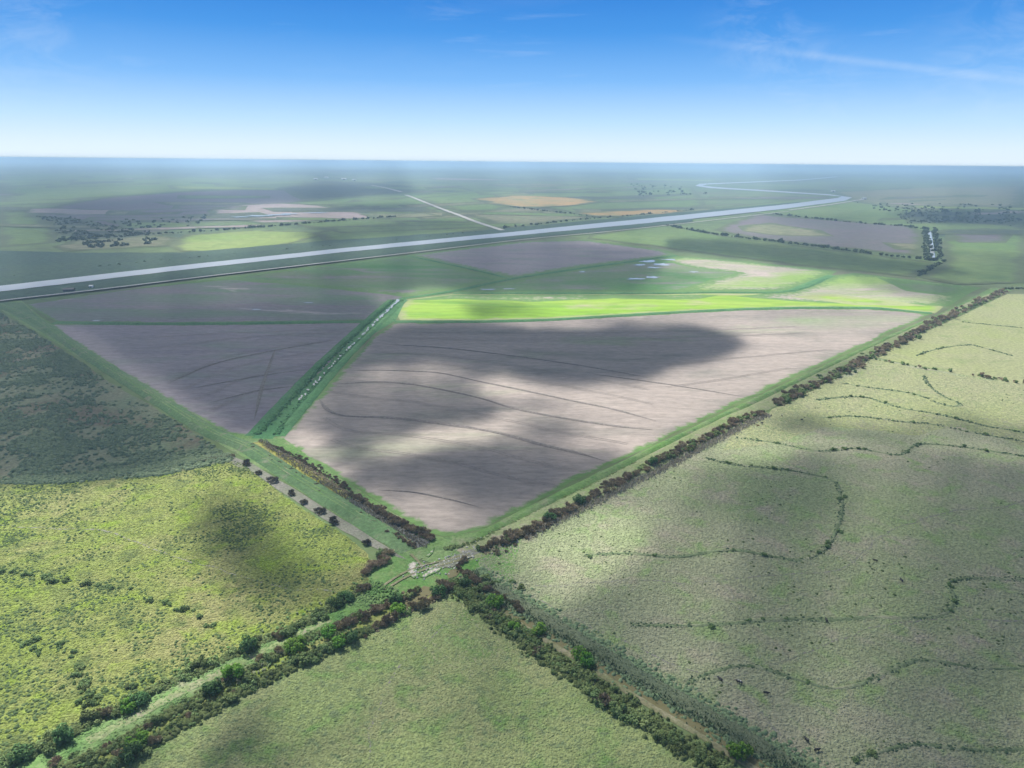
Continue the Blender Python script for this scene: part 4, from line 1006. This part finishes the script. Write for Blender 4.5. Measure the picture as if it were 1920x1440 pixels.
S = RNG.uniform(.3, .8, len(x)); lumps('undergrowth', x, y, S, S * .8, LEAF['weed'], 'dark weeds in the shallow ditch inside the boundary track', 13)
xs, ys = [], []
for s in (-1, 1):
    a, b = band([(500, 815), (560, 748), (620, 682), (680, 624), (720, 586), (746, 563)], 1500, .9, 80 + s, 1, 4.0 * s); xs.append(a); ys.append(b)
x, y = np.concatenate(xs), np.concatenate(ys); S = RNG.uniform(.4, 1.0, len(x))
lumps('undergrowth', x, y, S, S * .9, M['ditchgrass'], 'rank green growth lining the middle ditch', 14)
x, y = band([(722, 1098), (680, 1127), (633, 1157), (500, 1222), (367, 1287), (267, 1341), (167, 1393), (83, 1437)], 3000, 3.2, 15, 1, 0)
S = RNG.uniform(.2, .5, len(x)); lumps('grass', x, y, S, S * .6, M['bankgrass'], 'rough grass on the lane between the hedgerows', 15, z=.45)
gx_, gy_, dx_, dy_ = [], [], [], []
for i, (p, k, n, sp_) in enumerate(HEDGES):
    a, b = band(p, n, sp_, 200 + i, 1)
    (gx_ if k == 'g' else dx_).append(a); (gy_ if k == 'g' else dy_).append(b)
x, y = np.concatenate(gx_), np.concatenate(gy_); S = RNG.uniform(.25, .8, len(x))
lumps('undergrowth', x, y, S, S * 1.1, LEAF['green'], 'green undergrowth filling the hedgerows', 31)
x, y = np.concatenate(dx_), np.concatenate(dy_); S = RNG.uniform(.2, .55, len(x))
lumps('undergrowth', x, y, S, S * 1.0, LEAF['dryfloor'], 'dry brown undergrowth at the foot of the brush rows', 32)
# pale sticks and stones strewn at the corner
x, y = band([(770, 1066), (800, 1072), (840, 1056), (900, 1030), (960, 1004)], 260, 2.4, 16, 1, 0)
S = RNG.uniform(.12, .4, len(x)); lumps('rubble', x, y, S, S * .6, M['gravel'], 'pale stones strewn over the wash at the corner', 16, z=.3)

# ------------------------------------------------------------------ cattle
def cow_mesh():
    me = bpy.data.meshes.new('cow')
    P = [(-.75, 0, 1.05, .33, .36), (-.3, 0, 1.0, .40, .44), (.25, 0, .98, .40, .44), (.7, 0, 1.05, .30, .36), (1.0, 0, 1.15, .20, .24), (1.25, 0, 1.12, .15, .17), (1.55, 0, .95, .10, .11),
         (-.98, 0, 1.15, .07, .07), (-1.05, 0, .8, .03, .03), (-1.06, 0, .45, .05, .05)]
    E = [(0, 1), (1, 2), (2, 3), (3, 4), (4, 5), (5, 6), (0, 7), (7, 8), (8, 9)]
    for sx, k, kn in ((-.72, 0, .06), (.62, 3, -.03)):
        for s in (-1, 1):
            b = len(P)
            P += [(sx, s * .2, .72, .14, .13), (sx + kn, s * .2, .40, .07, .07), (sx, s * .2, .06, .06, .06)]
            E += [(k, b), (b, b + 1), (b + 1, b + 2)]
    for s in (-1, 1):
        b = len(P); P += [(1.2, s * .16, 1.2, .05, .04), (1.16, s * .3, 1.2, .03, .05)]; E += [(5, b), (b, b + 1)]
    me.from_pydata([p[:3] for p in P], E, [])
    return me, P
def cow(px, py, rot, mat, lab, s=1.0):
    me, P = cow_mesh(); me.materials.append(mat)
    o = bpy.data.objects.new('cow', me); COL.objects.link(o)
    o.modifiers.new('skin', 'SKIN')
    for i, p in enumerate(P):
        sv = me.skin_vertices[0].data[i]; sv.radius = (p[3], p[4]); sv.use_root = (i == 1)
    sd = o.modifiers.new('subsurf', 'SUBSURF'); sd.levels = sd.render_levels = 1
    w = G(px, py); o.location = (w[0], w[1], .1); o.rotation_euler = (0, 0, rot); o.scale = (s * .66, s * .66, s * .66)
    return tag(o, lab, 'cow', 'cattle grazing in the right pasture')
def make_skin_layer(me): pass
black = plain_mat('black_hide', (.018, .016, .015), .7, .3, 3); brown = plain_mat('brown_hide', (.16, .06, .03), .75, .25, 3)
m, nt, N, L = new_mat('pied_hide'); tc = N.new("ShaderNodeTexCoord"); n_ = noise_node(N, L, tc.outputs["Object"], 1.6, 1)
b_ = N.new("ShaderNodeBsdfPrincipled"); L.new(ramp_node(N, L, n_, [(.5, (.02, .018, .016)), (.54, (.65, .62, .58))], 'CONSTANT'), b_.inputs["Base Color"]); b_.inputs["Roughness"].default_value = .75
o_ = N.new("ShaderNodeOutputMaterial"); L.new(b_.outputs[0], o_.inputs[0]); pied = m
for a in ((1386, 1283, 2.6, pied, 'black and white cow below the start of the wavy ridge', 1.15), (1350, 1277, 2.2, black, 'black cow just under the end of the wavy ridge'),
          (1436, 1303, -.3, black, 'black cow grazing in the bend below the wavy ridge'), (1512, 1391, 2.0, black, 'black cow, upper of the pair near the bottom edge'),
          (1531, 1410, .2, black, 'black cow, lower of the pair near the bottom edge'), (1549, 1166, 1.5, black, 'black cow on the long straight contour ridge'),
          (1690, 1091, 1.6, black, 'black cow left of the hook of the long ridge'), (1641, 1054, 2.5, black, 'black cow alone in the middle of the grazed pasture'),
          (1428, 795, .3, black, 'black cow close to the boundary brush gap'), (1421, 800, 2.9, brown, 'red-brown cow close to the boundary brush gap'),
          (1466, 781, 1.2, pied, 'pied cow beside the brush past the gap'), (1503, 789, .4, black, 'black cow on the sunny pasture right of the brush gap')):
    cow(*a)

# ------------------------------------------------------------------ a few far farm buildings and the pump shed by the canal
white = plain_mat('white_sheet_metal', (.75, .75, .73), .5, .08, .5); roofm = plain_mat('grey_roof', (.55, .55, .56), .5, .1, .5); darkm = plain_mat('dark_steel', (.06, .06, .065), .6, .2, 1)
def barn(px, py, L_, W_, H_, rot, wm, rm, lab, name='farm_building'):
    w = G(px, py)
    e = bpy.data.objects.new(name, None); COL.objects.link(e); e.location = (w[0], w[1], .4); e.rotation_euler = (0, 0, rot)
    l, b, h = L_ / 2, W_ / 2, H_
    rz = h + W_ * .25
    V = [(-l, -b, 0), (l, -b, 0), (l, b, 0), (-l, b, 0), (-l, -b, h), (l, -b, h), (l, b, h), (-l, b, h), (-l, 0, rz), (l, 0, rz)]
    F = [(0, 1, 5, 4), (1, 2, 6, 9, 5), (2, 3, 7, 6), (3, 0, 4, 8, 7)]
    mesh_obj('wall', V, F, wm, e)
    q = .4; th = .25
    V = []
    for zz in (0.02, th):
        V += [(-l - q, -b - q, h - q * .5 + zz), (l + q, -b - q, h - q * .5 + zz), (l + q, 0, rz + zz), (-l - q, 0, rz + zz), (l + q, b + q, h - q * .5 + zz), (-l - q, b + q, h - q * .5 + zz)]
    F = [(6, 7, 8, 9), (9, 8, 10, 11), (0, 3, 2, 1), (3, 5, 4, 2), (0, 1, 7, 6), (4, 5, 11, 10), (1, 2, 8, 7), (2, 4, 10, 8), (3, 0, 6, 9), (5, 3, 9, 11)]
    mesh_obj('roof', V, F, rm, e)
    V = [(-l * .35, -b - .06, 0), (l * .35, -b - .06, 0), (l * .35, -b - .06, h * .8), (-l * .35, -b - .06, h * .8), (-l * .35, -b + .02, 0), (l * .35, -b + .02, 0), (l * .35, -b + .02, h * .8), (-l * .35, -b + .02, h * .8)]
    mesh_obj('door', V, [(0, 1, 2, 3), (0, 3, 7, 4), (1, 5, 6, 2), (3, 2, 6, 7)], darkm, e)
    return tag(e, lab, 'building')
barn(592, 337, 26, 14, 6, .2, white, roofm, 'white farm shed at the left end of the far hamlet')
barn(612, 334, 22, 12, 6, -.1, white, roofm, 'pale barn farthest back in the far hamlet')
barn(645, 337, 34, 14, 6, .1, white, roofm, 'long white barn in the middle of the far hamlet')
barn(664, 339, 24, 13, 6, .5, white, roofm, 'white barn at the right end of the far hamlet')
barn(1620, 374, 16, 9, 4, .3, white, roofm, 'small white shed beyond the canal bend')
barn(1562, 360, 18, 9, 5, .1, white, roofm, 'tiny white shed on the far side of the canal loop')
barn(130, 548, 9, 4, 2.6, .25, darkm, darkm, 'dark pump shed on the canal bank beside the gravel road', 'pump_shed')
barn(172, 541, 3, 2.5, 2.2, .1, white, roofm, 'small white hut on the canal bank right of the dark shed', 'pump_hut')

# ------------------------------------------------------------------ cloud cover: unseen clouds, shaped from the sun map to shade the land
GW, GH, ST = 500, 380, 4     # raster in photo pixels, offset so that it also covers a margin
OX, OY = -40, -0
XX, YY = np.meshgrid(np.arange(GW) * ST + OX, np.arange(GH) * ST + OY)
SUNMAP = np.full((GH, GW), .58)
def blur(a, s):
    s = max(s / ST, .3); k = int(3 * s) + 1; x = np.arange(-k, k + 1); w = np.exp(-x * x / (2 * s * s)); w /= w.sum()
    for ax in (0, 1):
        p = np.pad(a, [(k, k) if i == ax else (0, 0) for i in (0, 1)], mode='edge')
        a = sum(w[i] * (p[i:i + a.shape[0], :] if ax == 0 else p[:, i:i + a.shape[1]]) for i in range(2 * k + 1))
    return a
def paint(v, poly, feather=14):
    global SUNMAP
    m_ = blur(inpoly(XX, YY, poly).astype(float), feather)
    SUNMAP = SUNMAP * (1 - m_) + v * m_
SUNMAP[YY < 350] = .66
SUNMAP[YY < 325] = .6
# left side
paint(.38, [(-60, 590), (60, 600), (440, 860), (300, 885), (100, 900), (-60, 900)], 12)
paint(.45, [(-60, 700), (30, 730), (20, 775), (-60, 770)], 10)
paint(1.0, [(-60, 912), (100, 915), (300, 895), (440, 866), (480, 880), (620, 975), (700, 1035), (712, 1100), (640, 1150), (480, 1240), (260, 1380), (100, 1500), (-60, 1520)], 10)
paint(.20, [(385, 960), (440, 930), (490, 950), (520, 1010), (570, 1060), (650, 1085), (660, 1120), (560, 1150), (470, 1130), (410, 1070), (380, 1010)], 22)
paint(.55, [(560, 1050), (690, 1070), (690, 1120), (580, 1150)], 20)
paint(.75, [(140, 1440), (340, 1330), (560, 1220), (700, 1160), (800, 1100), (860, 1110), (700, 1200), (500, 1290), (350, 1390), (280, 1460)], 12)
# front pasture
paint(.62, [(850, 1120), (1300, 1420), (1400, 1500), (340, 1500), (500, 1310), (700, 1200)], 16)
paint(.9, [(250, 1500), (330, 1400), (430, 1330), (520, 1300), (470, 1340), (400, 1400), (370, 1500)], 14)
paint(.12, [(390, 1500), (410, 1400), (470, 1350), (520, 1380), (560, 1500)], 18)
paint(.62, [(780, 1170), (860, 1150), (920, 1200), (900, 1260), (800, 1260)], 26)
paint(.62, [(700, 1030), (880, 1040), (980, 1060), (960, 1110), (880, 1100), (800, 1130), (720, 1110)], 12)
# right pasture
paint(.41, [(1010, 1140), (1260, 1000), (1330, 880), (1560, 860), (1700, 850), (1990, 870), (1990, 1520), (1450, 1520), (1100, 1250)], 14)
paint(.28, [(1330, 880), (1560, 880), (1600, 960), (1400, 990), (1260, 960)], 22)
paint(1.0, [(970, 1015), (1040, 985), (1110, 955), (1180, 945), (1215, 960), (1210, 1010), (1180, 1060), (1120, 1100), (1060, 1135), (1010, 1120), (1030, 1060), (975, 1050)], 16)
paint(.9, [(1330, 862), (1400, 800), (1500, 745), (1640, 672), (1800, 585), (1900, 548), (1990, 548), (1990, 830), (1900, 800), (1760, 780), (1600, 800), (1520, 830), (1460, 868)], 10)
paint(.30, [(1440, 790), (1500, 775), (1560, 800), (1700, 820), (1720, 845), (1640, 835), (1540, 815), (1460, 808)], 10)
paint(.85, [(1500, 822), (1600, 825), (1620, 840), (1560, 845), (1500, 838)], 9)
paint(.75, [(1700, 838), (1800, 835), (1990, 850), (1990, 875), (1800, 862)], 10)
# middle bare field
paint(.34, [(520, 820), (600, 740), (700, 640), (860, 700), (1000, 720), (1180, 720), (1400, 650), (1400, 600), (1760, 588), (1560, 690), (1200, 860), (1000, 950), (840, 1010)], 10)
paint(.0, [(700, 632), (760, 606), (900, 606), (1060, 612), (1200, 606), (1320, 612), (1385, 632), (1418, 652), (1340, 682), (1250, 700), (1150, 712), (1040, 716), (985, 704), (940, 690), (800, 688), (660, 690)], 8)
paint(.85, [(930, 602), (1040, 602), (1160, 605), (1150, 612), (1040, 614), (940, 609)], 5)
paint(1.0, [(1190, 604), (1420, 585), (1760, 585), (1600, 660), (1440, 735), (1300, 800), (1220, 845), (1180, 800), (1030, 745), (930, 755), (880, 720), (930, 702), (985, 712), (1060, 726), (1180, 718), (1330, 690), (1425, 655), (1390, 625), (1320, 606)], 8)
paint(.20, [(600, 790), (640, 760), (780, 740), (880, 760), (900, 790), (800, 800), (700, 830), (620, 810)], 16)
paint(1.0, [(960, 765), (1060, 760), (1180, 790), (1240, 830), (1180, 860), (1120, 850), (1060, 830), (960, 815), (860, 830), (800, 850), (740, 850), (780, 812), (860, 800)], 8)
paint(.22, [(985, 792), (1070, 785), (1120, 810), (1060, 825), (990, 815)], 14)
paint(.30, [(1060, 850), (1130, 838), (1185, 855), (1140, 885), (1060, 880)], 12)
paint(1.0, [(520, 822), (570, 806), (610, 815), (640, 850), (670, 880), (640, 890), (570, 850)], 7)
paint(.16, [(640, 880), (760, 850), (960, 850), (1100, 880), (1000, 940), (900, 925), (760, 912), (690, 895)], 10)
paint(.85, [(690, 925), (800, 925), (920, 960), (880, 1000), (820, 1005), (760, 975)], 14)
# left bare field and beyond
paint(.12, [(60, 565), (700, 545), (740, 580), (500, 810), (440, 808)], 10)
paint(.25, [(-60, 560), (640, 490), (1000, 448), (1250, 470), (1250, 500), (1180, 545), (760, 548), (0, 610)], 9)
paint(.85, [(752, 548), (790, 540), (860, 545), (850, 556), (770, 562)], 5)
paint(.6, [(680, 692), (780, 680), (880, 690), (870, 715), (760, 712), (690, 706)], 10)
paint(1.0, [(520, 822), (560, 808), (600, 812), (636, 846), (664, 878), (640, 888), (580, 858)], 7)
paint(1.0, [(700, 846), (760, 818), (850, 806), (930, 812), (940, 826), (850, 834), (780, 852), (730, 862)], 7)
paint(1.0, [(745, 600), (755, 562), (900, 553), (1500, 553), (1660, 550), (1770, 578), (1740, 590), (1500, 580), (1250, 590), (900, 604)], 5)
paint(.45, [(860, 572), (1000, 572), (1040, 588), (900, 596)], 9)
paint(.9, [(1230, 498), (1300, 482), (1420, 492), (1570, 510), (1640, 545), (1480, 560), (1230, 550), (1340, 522)], 5)
paint(.35, [(1650, 525), (1760, 530), (1850, 540), (1780, 560), (1680, 548)], 7)
# far land
paint(.85, [(330, 455), (480, 432), (600, 436), (560, 455), (400, 478), (300, 476)], 5)
paint(.22, [(80, 385), (330, 362), (560, 350), (760, 345), (790, 360), (560, 378), (420, 388), (400, 404), (300, 434), (120, 448), (60, 405)], 4)
paint(.75, [(420, 390), (520, 382), (720, 372), (960, 355), (1130, 380), (1000, 392), (880, 400), (760, 392), (640, 402), (500, 402)], 4)
paint(.1, [(640, 384), (760, 380), (820, 388), (700, 396), (640, 394)], 4)
paint(.75, [(780, 404), (900, 398), (1050, 396), (1080, 408), (900, 416), (790, 412)], 4)
paint(.15, [(560, 430), (800, 412), (900, 425), (760, 440), (600, 455)], 5)
paint(.85, [(1110, 440), (1220, 438), (1300, 450), (1250, 458), (1120, 452)], 5)
paint(.10, [(1250, 450), (1400, 452), (1700, 490), (1850, 520), (1700, 516), (1400, 486), (1260, 470)], 5)
paint(.8, [(1360, 425), (1440, 416), (1560, 436), (1540, 446), (1400, 440)], 4)
paint(.8, [(1770, 455), (1990, 450), (1990, 485), (1900, 478), (1780, 470)], 4)
paint(.75, [(1440, 385), (1580, 378), (1760, 390), (1700, 396), (1500, 402)], 4)
paint(.05, [(1670, 400), (1780, 394), (1990, 404), (1990, 426), (1760, 420)], 4)
paint(.7, [(0, 372), (60, 358), (330, 345), (420, 350), (200, 368), (60, 392), (-60, 395)], 4)

def sunfrac(x, y):
    """wanted share of direct sun at ground points, read from the map with a natural wobble"""
    d = np.hypot(x, y)
    a, b = PX(x, y)
    wv = np.clip(d * .06, 8, 400)
    wx = (fbm(x / wv, y / wv, 101, 4) - .5); wy = (fbm(x / wv, y / wv, 137, 4) - .5)
    a2, b2 = PX(x + wx * wv * .9, y + wy * wv * 1.15)
    fx = np.clip((a2 - OX) / ST, 0, GW - 1.001); fy = np.clip((b2 - OY) / ST, 0, GH - 1.001)
    ix = fx.astype(int); iy = fy.astype(int); fx -= ix; fy -= iy
    v = (SUNMAP[iy, ix] * (1 - fx) + SUNMAP[iy, ix + 1] * fx) * (1 - fy) + (SUNMAP[iy + 1, ix] * (1 - fx) + SUNMAP[iy + 1, ix + 1] * fx) * fy
    n = fbm(x / wv, y / wv, 61, 5) - .5
    v = v + n * .85 * np.clip(1 - np.abs(v - .5) * 2.0, .04, 1)
    return np.clip(v, 0, 1)

cm, nt, N, L = new_mat('cloud_vapour')
pv = N.new("ShaderNodeVolumePrincipled"); SIG = .04
pv.inputs["Density"].default_value = SIG; pv.inputs["Color"].default_value = (.90, .90, .90, 1); pv.inputs["Anisotropy"].default_value = .3
o_ = N.new("ShaderNodeOutputMaterial"); L.new(pv.outputs[0], o_.inputs["Volume"])
def cloud_deck(H, x0, x1, y0, y1, step, near):
    nx, ny = int((x1 - x0) / step) + 1, int((y1 - y0) / step) + 1
    gx, gy = np.meshgrid(np.linspace(x0, x1, nx), np.linspace(y0, y1, ny))   # ground points shaded by this node
    v = sunfrac(gx, gy)
    d = np.hypot(gx, gy)
    edge = np.minimum(np.minimum(gx - x0, x1 - gx), np.minimum(gy - y0, y1 - gy))
    T = .02 + .98 * v ** 1.5
    t = -np.log(T) / SIG            # slant thickness along the sun's rays
    SP = 1250.0
    cf = np.clip((d - SP) / 120 + .5, 0, 1)
    t = t * ((1 - cf) if near else cf)
    t = t * np.clip(edge / (step * 6), 0, 1)
    t = np.where(t < 1.0, 0, t)
    k = H / math.tan(SUN_ELEV)
    cx = gx + math.sin(SUN_AZ) * k; cy = gy + math.cos(SUN_AZ) * k
    on = t > 0
    idt = np.arange(nx * ny).reshape(ny, nx)
    idb = np.where(on, idt + nx * ny, idt)
    C = np.stack([cx, cy, np.full_like(cx, H)], 2)
    V = np.concatenate([(C + (t * .7)[..., None] * sun_dir).reshape(-1, 3), (C - (t * .3)[..., None] * sun_dir).reshape(-1, 3)])
    cell = on[:-1, :-1] | on[1:, :-1] | on[:-1, 1:] | on[1:, 1:]
    jj, ii = np.nonzero(cell)
    top = np.stack([idt[jj, ii], idt[jj, ii + 1], idt[jj + 1, ii + 1], idt[jj + 1, ii]], 1)
    bot = np.stack([idb[jj, ii], idb[jj + 1, ii], idb[jj + 1, ii + 1], idb[jj, ii + 1]], 1)
    # cells whose corners all sit on the rim have equal top and bottom: drop nothing, they touch only along edges
    F = np.concatenate([top, bot])
    used = np.unique(F); re = np.full(len(V), -1); re[used] = np.arange(len(used))
    V = V[used]; F = re[F]
    tri = np.concatenate([F[:, [0, 1, 2]], F[:, [0, 2, 3]]])
    rim = ~np.concatenate([on.ravel(), on.ravel()])[used]
    tri = tri[~rim[tri].all(1)]        # flat rim slivers would close the volume twice
    o = mesh_obj('clouds', V, tri, cm)
    tag(o, 'unseen broken clouds high above, shaped to throw the shadows on the land', 'clouds', None, 'stuff')
    return o
cloud_deck(620, -1250, 1250, 40, 1420, 9, True)
cloud_deck(2700, -6500, 7500, 700, 10500, 55, False)

# ------------------------------------------------------------------ haze
hm, nt, N, L = new_mat('haze_air')
pv = N.new("ShaderNodeVolumePrincipled"); pv.inputs["Density"].default_value = 1.8e-4
pv.inputs["Color"].default_value = (.50, .725, 1.0, 1); pv.inputs["Anisotropy"].default_value = 0.3
o_ = N.new("ShaderNodeOutputMaterial"); L.new(pv.outputs[0], o_.inputs["Volume"])
B = 61000; zl, zh = -1.0, CAM_H + 4
V = [(-B, -B, zl), (B, -B, zl), (B, B, zl), (-B, B, zl), (-B, -B, zh), (B, -B, zh), (B, B, zh), (-B, B, zh)]
F = [(0, 3, 2, 1), (4, 5, 6, 7), (0, 1, 5, 4), (1, 2, 6, 5), (2, 3, 7, 6), (3, 0, 4, 7)]
hz = mesh_obj('haze', V, F, hm); tag(hz, 'thin blue haze over the plain', 'haze', None, 'stuff')

# ------------------------------------------------------------------ sky and sun
w = bpy.data.worlds.new("World"); scene.world = w; w.use_nodes = True
N = w.node_tree.nodes; L = w.node_tree.links; N.clear()
sky = N.new("ShaderNodeTexSky"); sky.sky_type = 'NISHITA'; sky.sun_disc = False
sky.sun_elevation = SUN_ELEV; sky.sun_rotation = SUN_AZ
sky.altitude = 0; sky.air_density = 1.0; sky.dust_density = .6; sky.ozone_density = 3.0
tc = N.new("ShaderNodeTexCoord")
def wisp(scale, rot, stretch, lo, hi, amt):
    mp = N.new("ShaderNodeMapping"); mp.inputs["Rotation"].default_value = rot; mp.inputs["Scale"].default_value = stretch
    L.new(tc.outputs["Generated"], mp.inputs["Vector"])
    f = noise_node(N, L, mp.outputs["Vector"], scale, 7, .62, .6)
    mr = N.new("ShaderNodeMapRange"); mr.inputs[1].default_value = lo; mr.inputs[2].default_value = hi; mr.inputs[3].default_value = 0; mr.inputs[4].default_value = amt
    L.new(f, mr.inputs[0]); return mr.outputs[0]
w1 = wisp(2.2, (0, 0, .2), (1.0, 1.0, 3.5), .57, .88, .10)
w2 = wisp(5.0, (.1, .08, .5), (1.0, 1.0, 9.0), .60, .85, .2)
sx = N.new("ShaderNodeSeparateXYZ"); L.new(tc.outputs["Generated"], sx.inputs[0])
# the lower sky as the photo shows it: white at the horizon, deep blue a dozen degrees up; the sky texture takes over above
low = ramp_node(N, L, sx.outputs[2], [(0.0, (.455, .515, .56)), (.018, (.41, .49, .56)), (.05, (.285, .42, .56)), (.10, (.122, .28, .525)), (.155, (.043, .182, .45)), (.21, (.02, .125, .385)), (.4, (.02, .095, .30))])
sk = N.new("ShaderNodeMix"); sk.data_type = 'RGBA'; sk.blend_type = 'MULTIPLY'; sk.inputs[0].default_value = 1.0
L.new(sky.outputs[0], sk.inputs[6]); sk.inputs[7].default_value = (.066, .062, .056, 1)
up_ = N.new("ShaderNodeMapRange"); up_.inputs[1].default_value = .24; up_.inputs[2].default_value = .55
L.new(sx.outputs[2], up_.inputs[0])
c0 = mix_node(N, L, up_.outputs[0], low, sk.outputs[2])
ad = N.new("ShaderNodeMath"); ad.operation = 'MAXIMUM'; L.new(w1, ad.inputs[0]); L.new(w2, ad.inputs[1])
hi_ = N.new("ShaderNodeMapRange"); hi_.inputs[1].default_value = .02; hi_.inputs[2].default_value = .12
L.new(sx.outputs[2], hi_.inputs[0])
mu = N.new("ShaderNodeMath"); mu.operation = 'MULTIPLY'; L.new(ad.outputs[0], mu.inputs[0]); L.new(hi_.outputs[0], mu.inputs[1])
def ray(px, py):
    d = fwd * F_PX + rgt * (px - 960) - upv * (py - 720); return d / np.linalg.norm(d)
tn = np.cross(ray(1180, 62), ray(1920, 152)); tn /= np.linalg.norm(tn)       # an old contrail: a thin band along a great circle
vm = N.new("ShaderNodeVectorMath"); vm.operation = 'DOT_PRODUCT'; L.new(tc.outputs["Generated"], vm.inputs[0]); vm.inputs[1].default_value = tuple(tn)
ab = N.new("ShaderNodeMath"); ab.operation = 'ABSOLUTE'; L.new(vm.outputs["Value"], ab.inputs[0])
m1 = N.new("ShaderNodeMapRange"); m1.interpolation_type = 'SMOOTHSTEP'; m1.inputs[1].default_value = .0; m1.inputs[2].default_value = .007; m1.inputs[3].default_value = 1; m1.inputs[4].default_value = 0
L.new(ab.outputs[0], m1.inputs[0])
m2 = N.new("ShaderNodeMapRange"); m2.interpolation_type = 'SMOOTHSTEP'; m2.inputs[1].default_value = ray(1160, 60)[0]; m2.inputs[2].default_value = ray(1650, 100)[0]; L.new(sx.outputs[0], m2.inputs[0])
nz = noise_node(N, L, tc.outputs["Generated"], 22, 5, .65, .5)
m3 = N.new("ShaderNodeMath"); m3.operation = 'MULTIPLY'; L.new(m1.outputs[0], m3.inputs[0]); L.new(m2.outputs[0], m3.inputs[1])
m4 = N.new("ShaderNodeMath"); m4.operation = 'MULTIPLY'; L.new(m3.outputs[0], m4.inputs[0]); L.new(nz, m4.inputs[1])
m5 = N.new("ShaderNodeMath"); m5.operation = 'MULTIPLY_ADD'; L.new(m4.outputs[0], m5.inputs[0]); m5.inputs[1].default_value = .30; L.new(mu.outputs[0], m5.inputs[2])
last = m5.outputs[0]
for px_, py_, rad in ((40, 45, .13), (1430, 45, .10), (1880, 120, .12), (1520, 170, .09)):
    vd = N.new("ShaderNodeVectorMath"); vd.operation = 'DISTANCE'; L.new(tc.outputs["Generated"], vd.inputs[0]); vd.inputs[1].default_value = tuple(ray(px_, py_))
    mk = N.new("ShaderNodeMapRange"); mk.interpolation_type = 'SMOOTHSTEP'; mk.inputs[1].default_value = 0; mk.inputs[2].default_value = rad; mk.inputs[3].default_value = .26; mk.inputs[4].default_value = 0
    L.new(vd.outputs["Value"], mk.inputs[0])
    mpw = N.new("ShaderNodeMapping"); mpw.inputs["Rotation"].default_value = (0, .35, 0); mpw.inputs["Scale"].default_value = (1, 1, 2.2); L.new(tc.outputs["Generated"], mpw.inputs["Vector"])
    nn_ = noise_node(N, L, mpw.outputs["Vector"], 13, 8, .66, .9)
    mz = N.new("ShaderNodeMapRange"); mz.inputs[1].default_value = .45; mz.inputs[2].default_value = .8; L.new(nn_, mz.inputs[0])
    ma = N.new("ShaderNodeMath"); ma.operation = 'MULTIPLY_ADD'; L.new(mk.outputs[0], ma.inputs[0]); L.new(mz.outputs[0], ma.inputs[1]); L.new(last, ma.inputs[2]); last = ma.outputs[0]
cl = mix_node(N, L, last, c0, (.42, .48, .55))
bg = N.new("ShaderNodeBackground"); bg.inputs[1].default_value = 1.0
L.new(cl, bg.inputs[0])
out = N.new("ShaderNodeOutputWorld"); L.new(bg.outputs[0], out.inputs[0])

sl = bpy.data.lights.new("sun", 'SUN'); so = bpy.data.objects.new("sun", sl); COL.objects.link(so)
sl.energy = 5.0; sl.angle = math.radians(.5); sl.color = (1.0, .96, .88)
so.rotation_euler = Vector(sun_dir).to_track_quat('Z', 'Y').to_euler()
so.location = tuple(sun_dir * 500)

scene.view_settings.view_transform = 'Standard'; scene.view_settings.look = 'None'
scene.view_settings.exposure = 0.9; scene.view_settings.gamma = 1.0
scene.cycles.transparent_max_bounces = 24
scene.cycles.volume_bounces = 1
scene.cycles.max_bounces = 5
scene.cycles.use_denoising = True
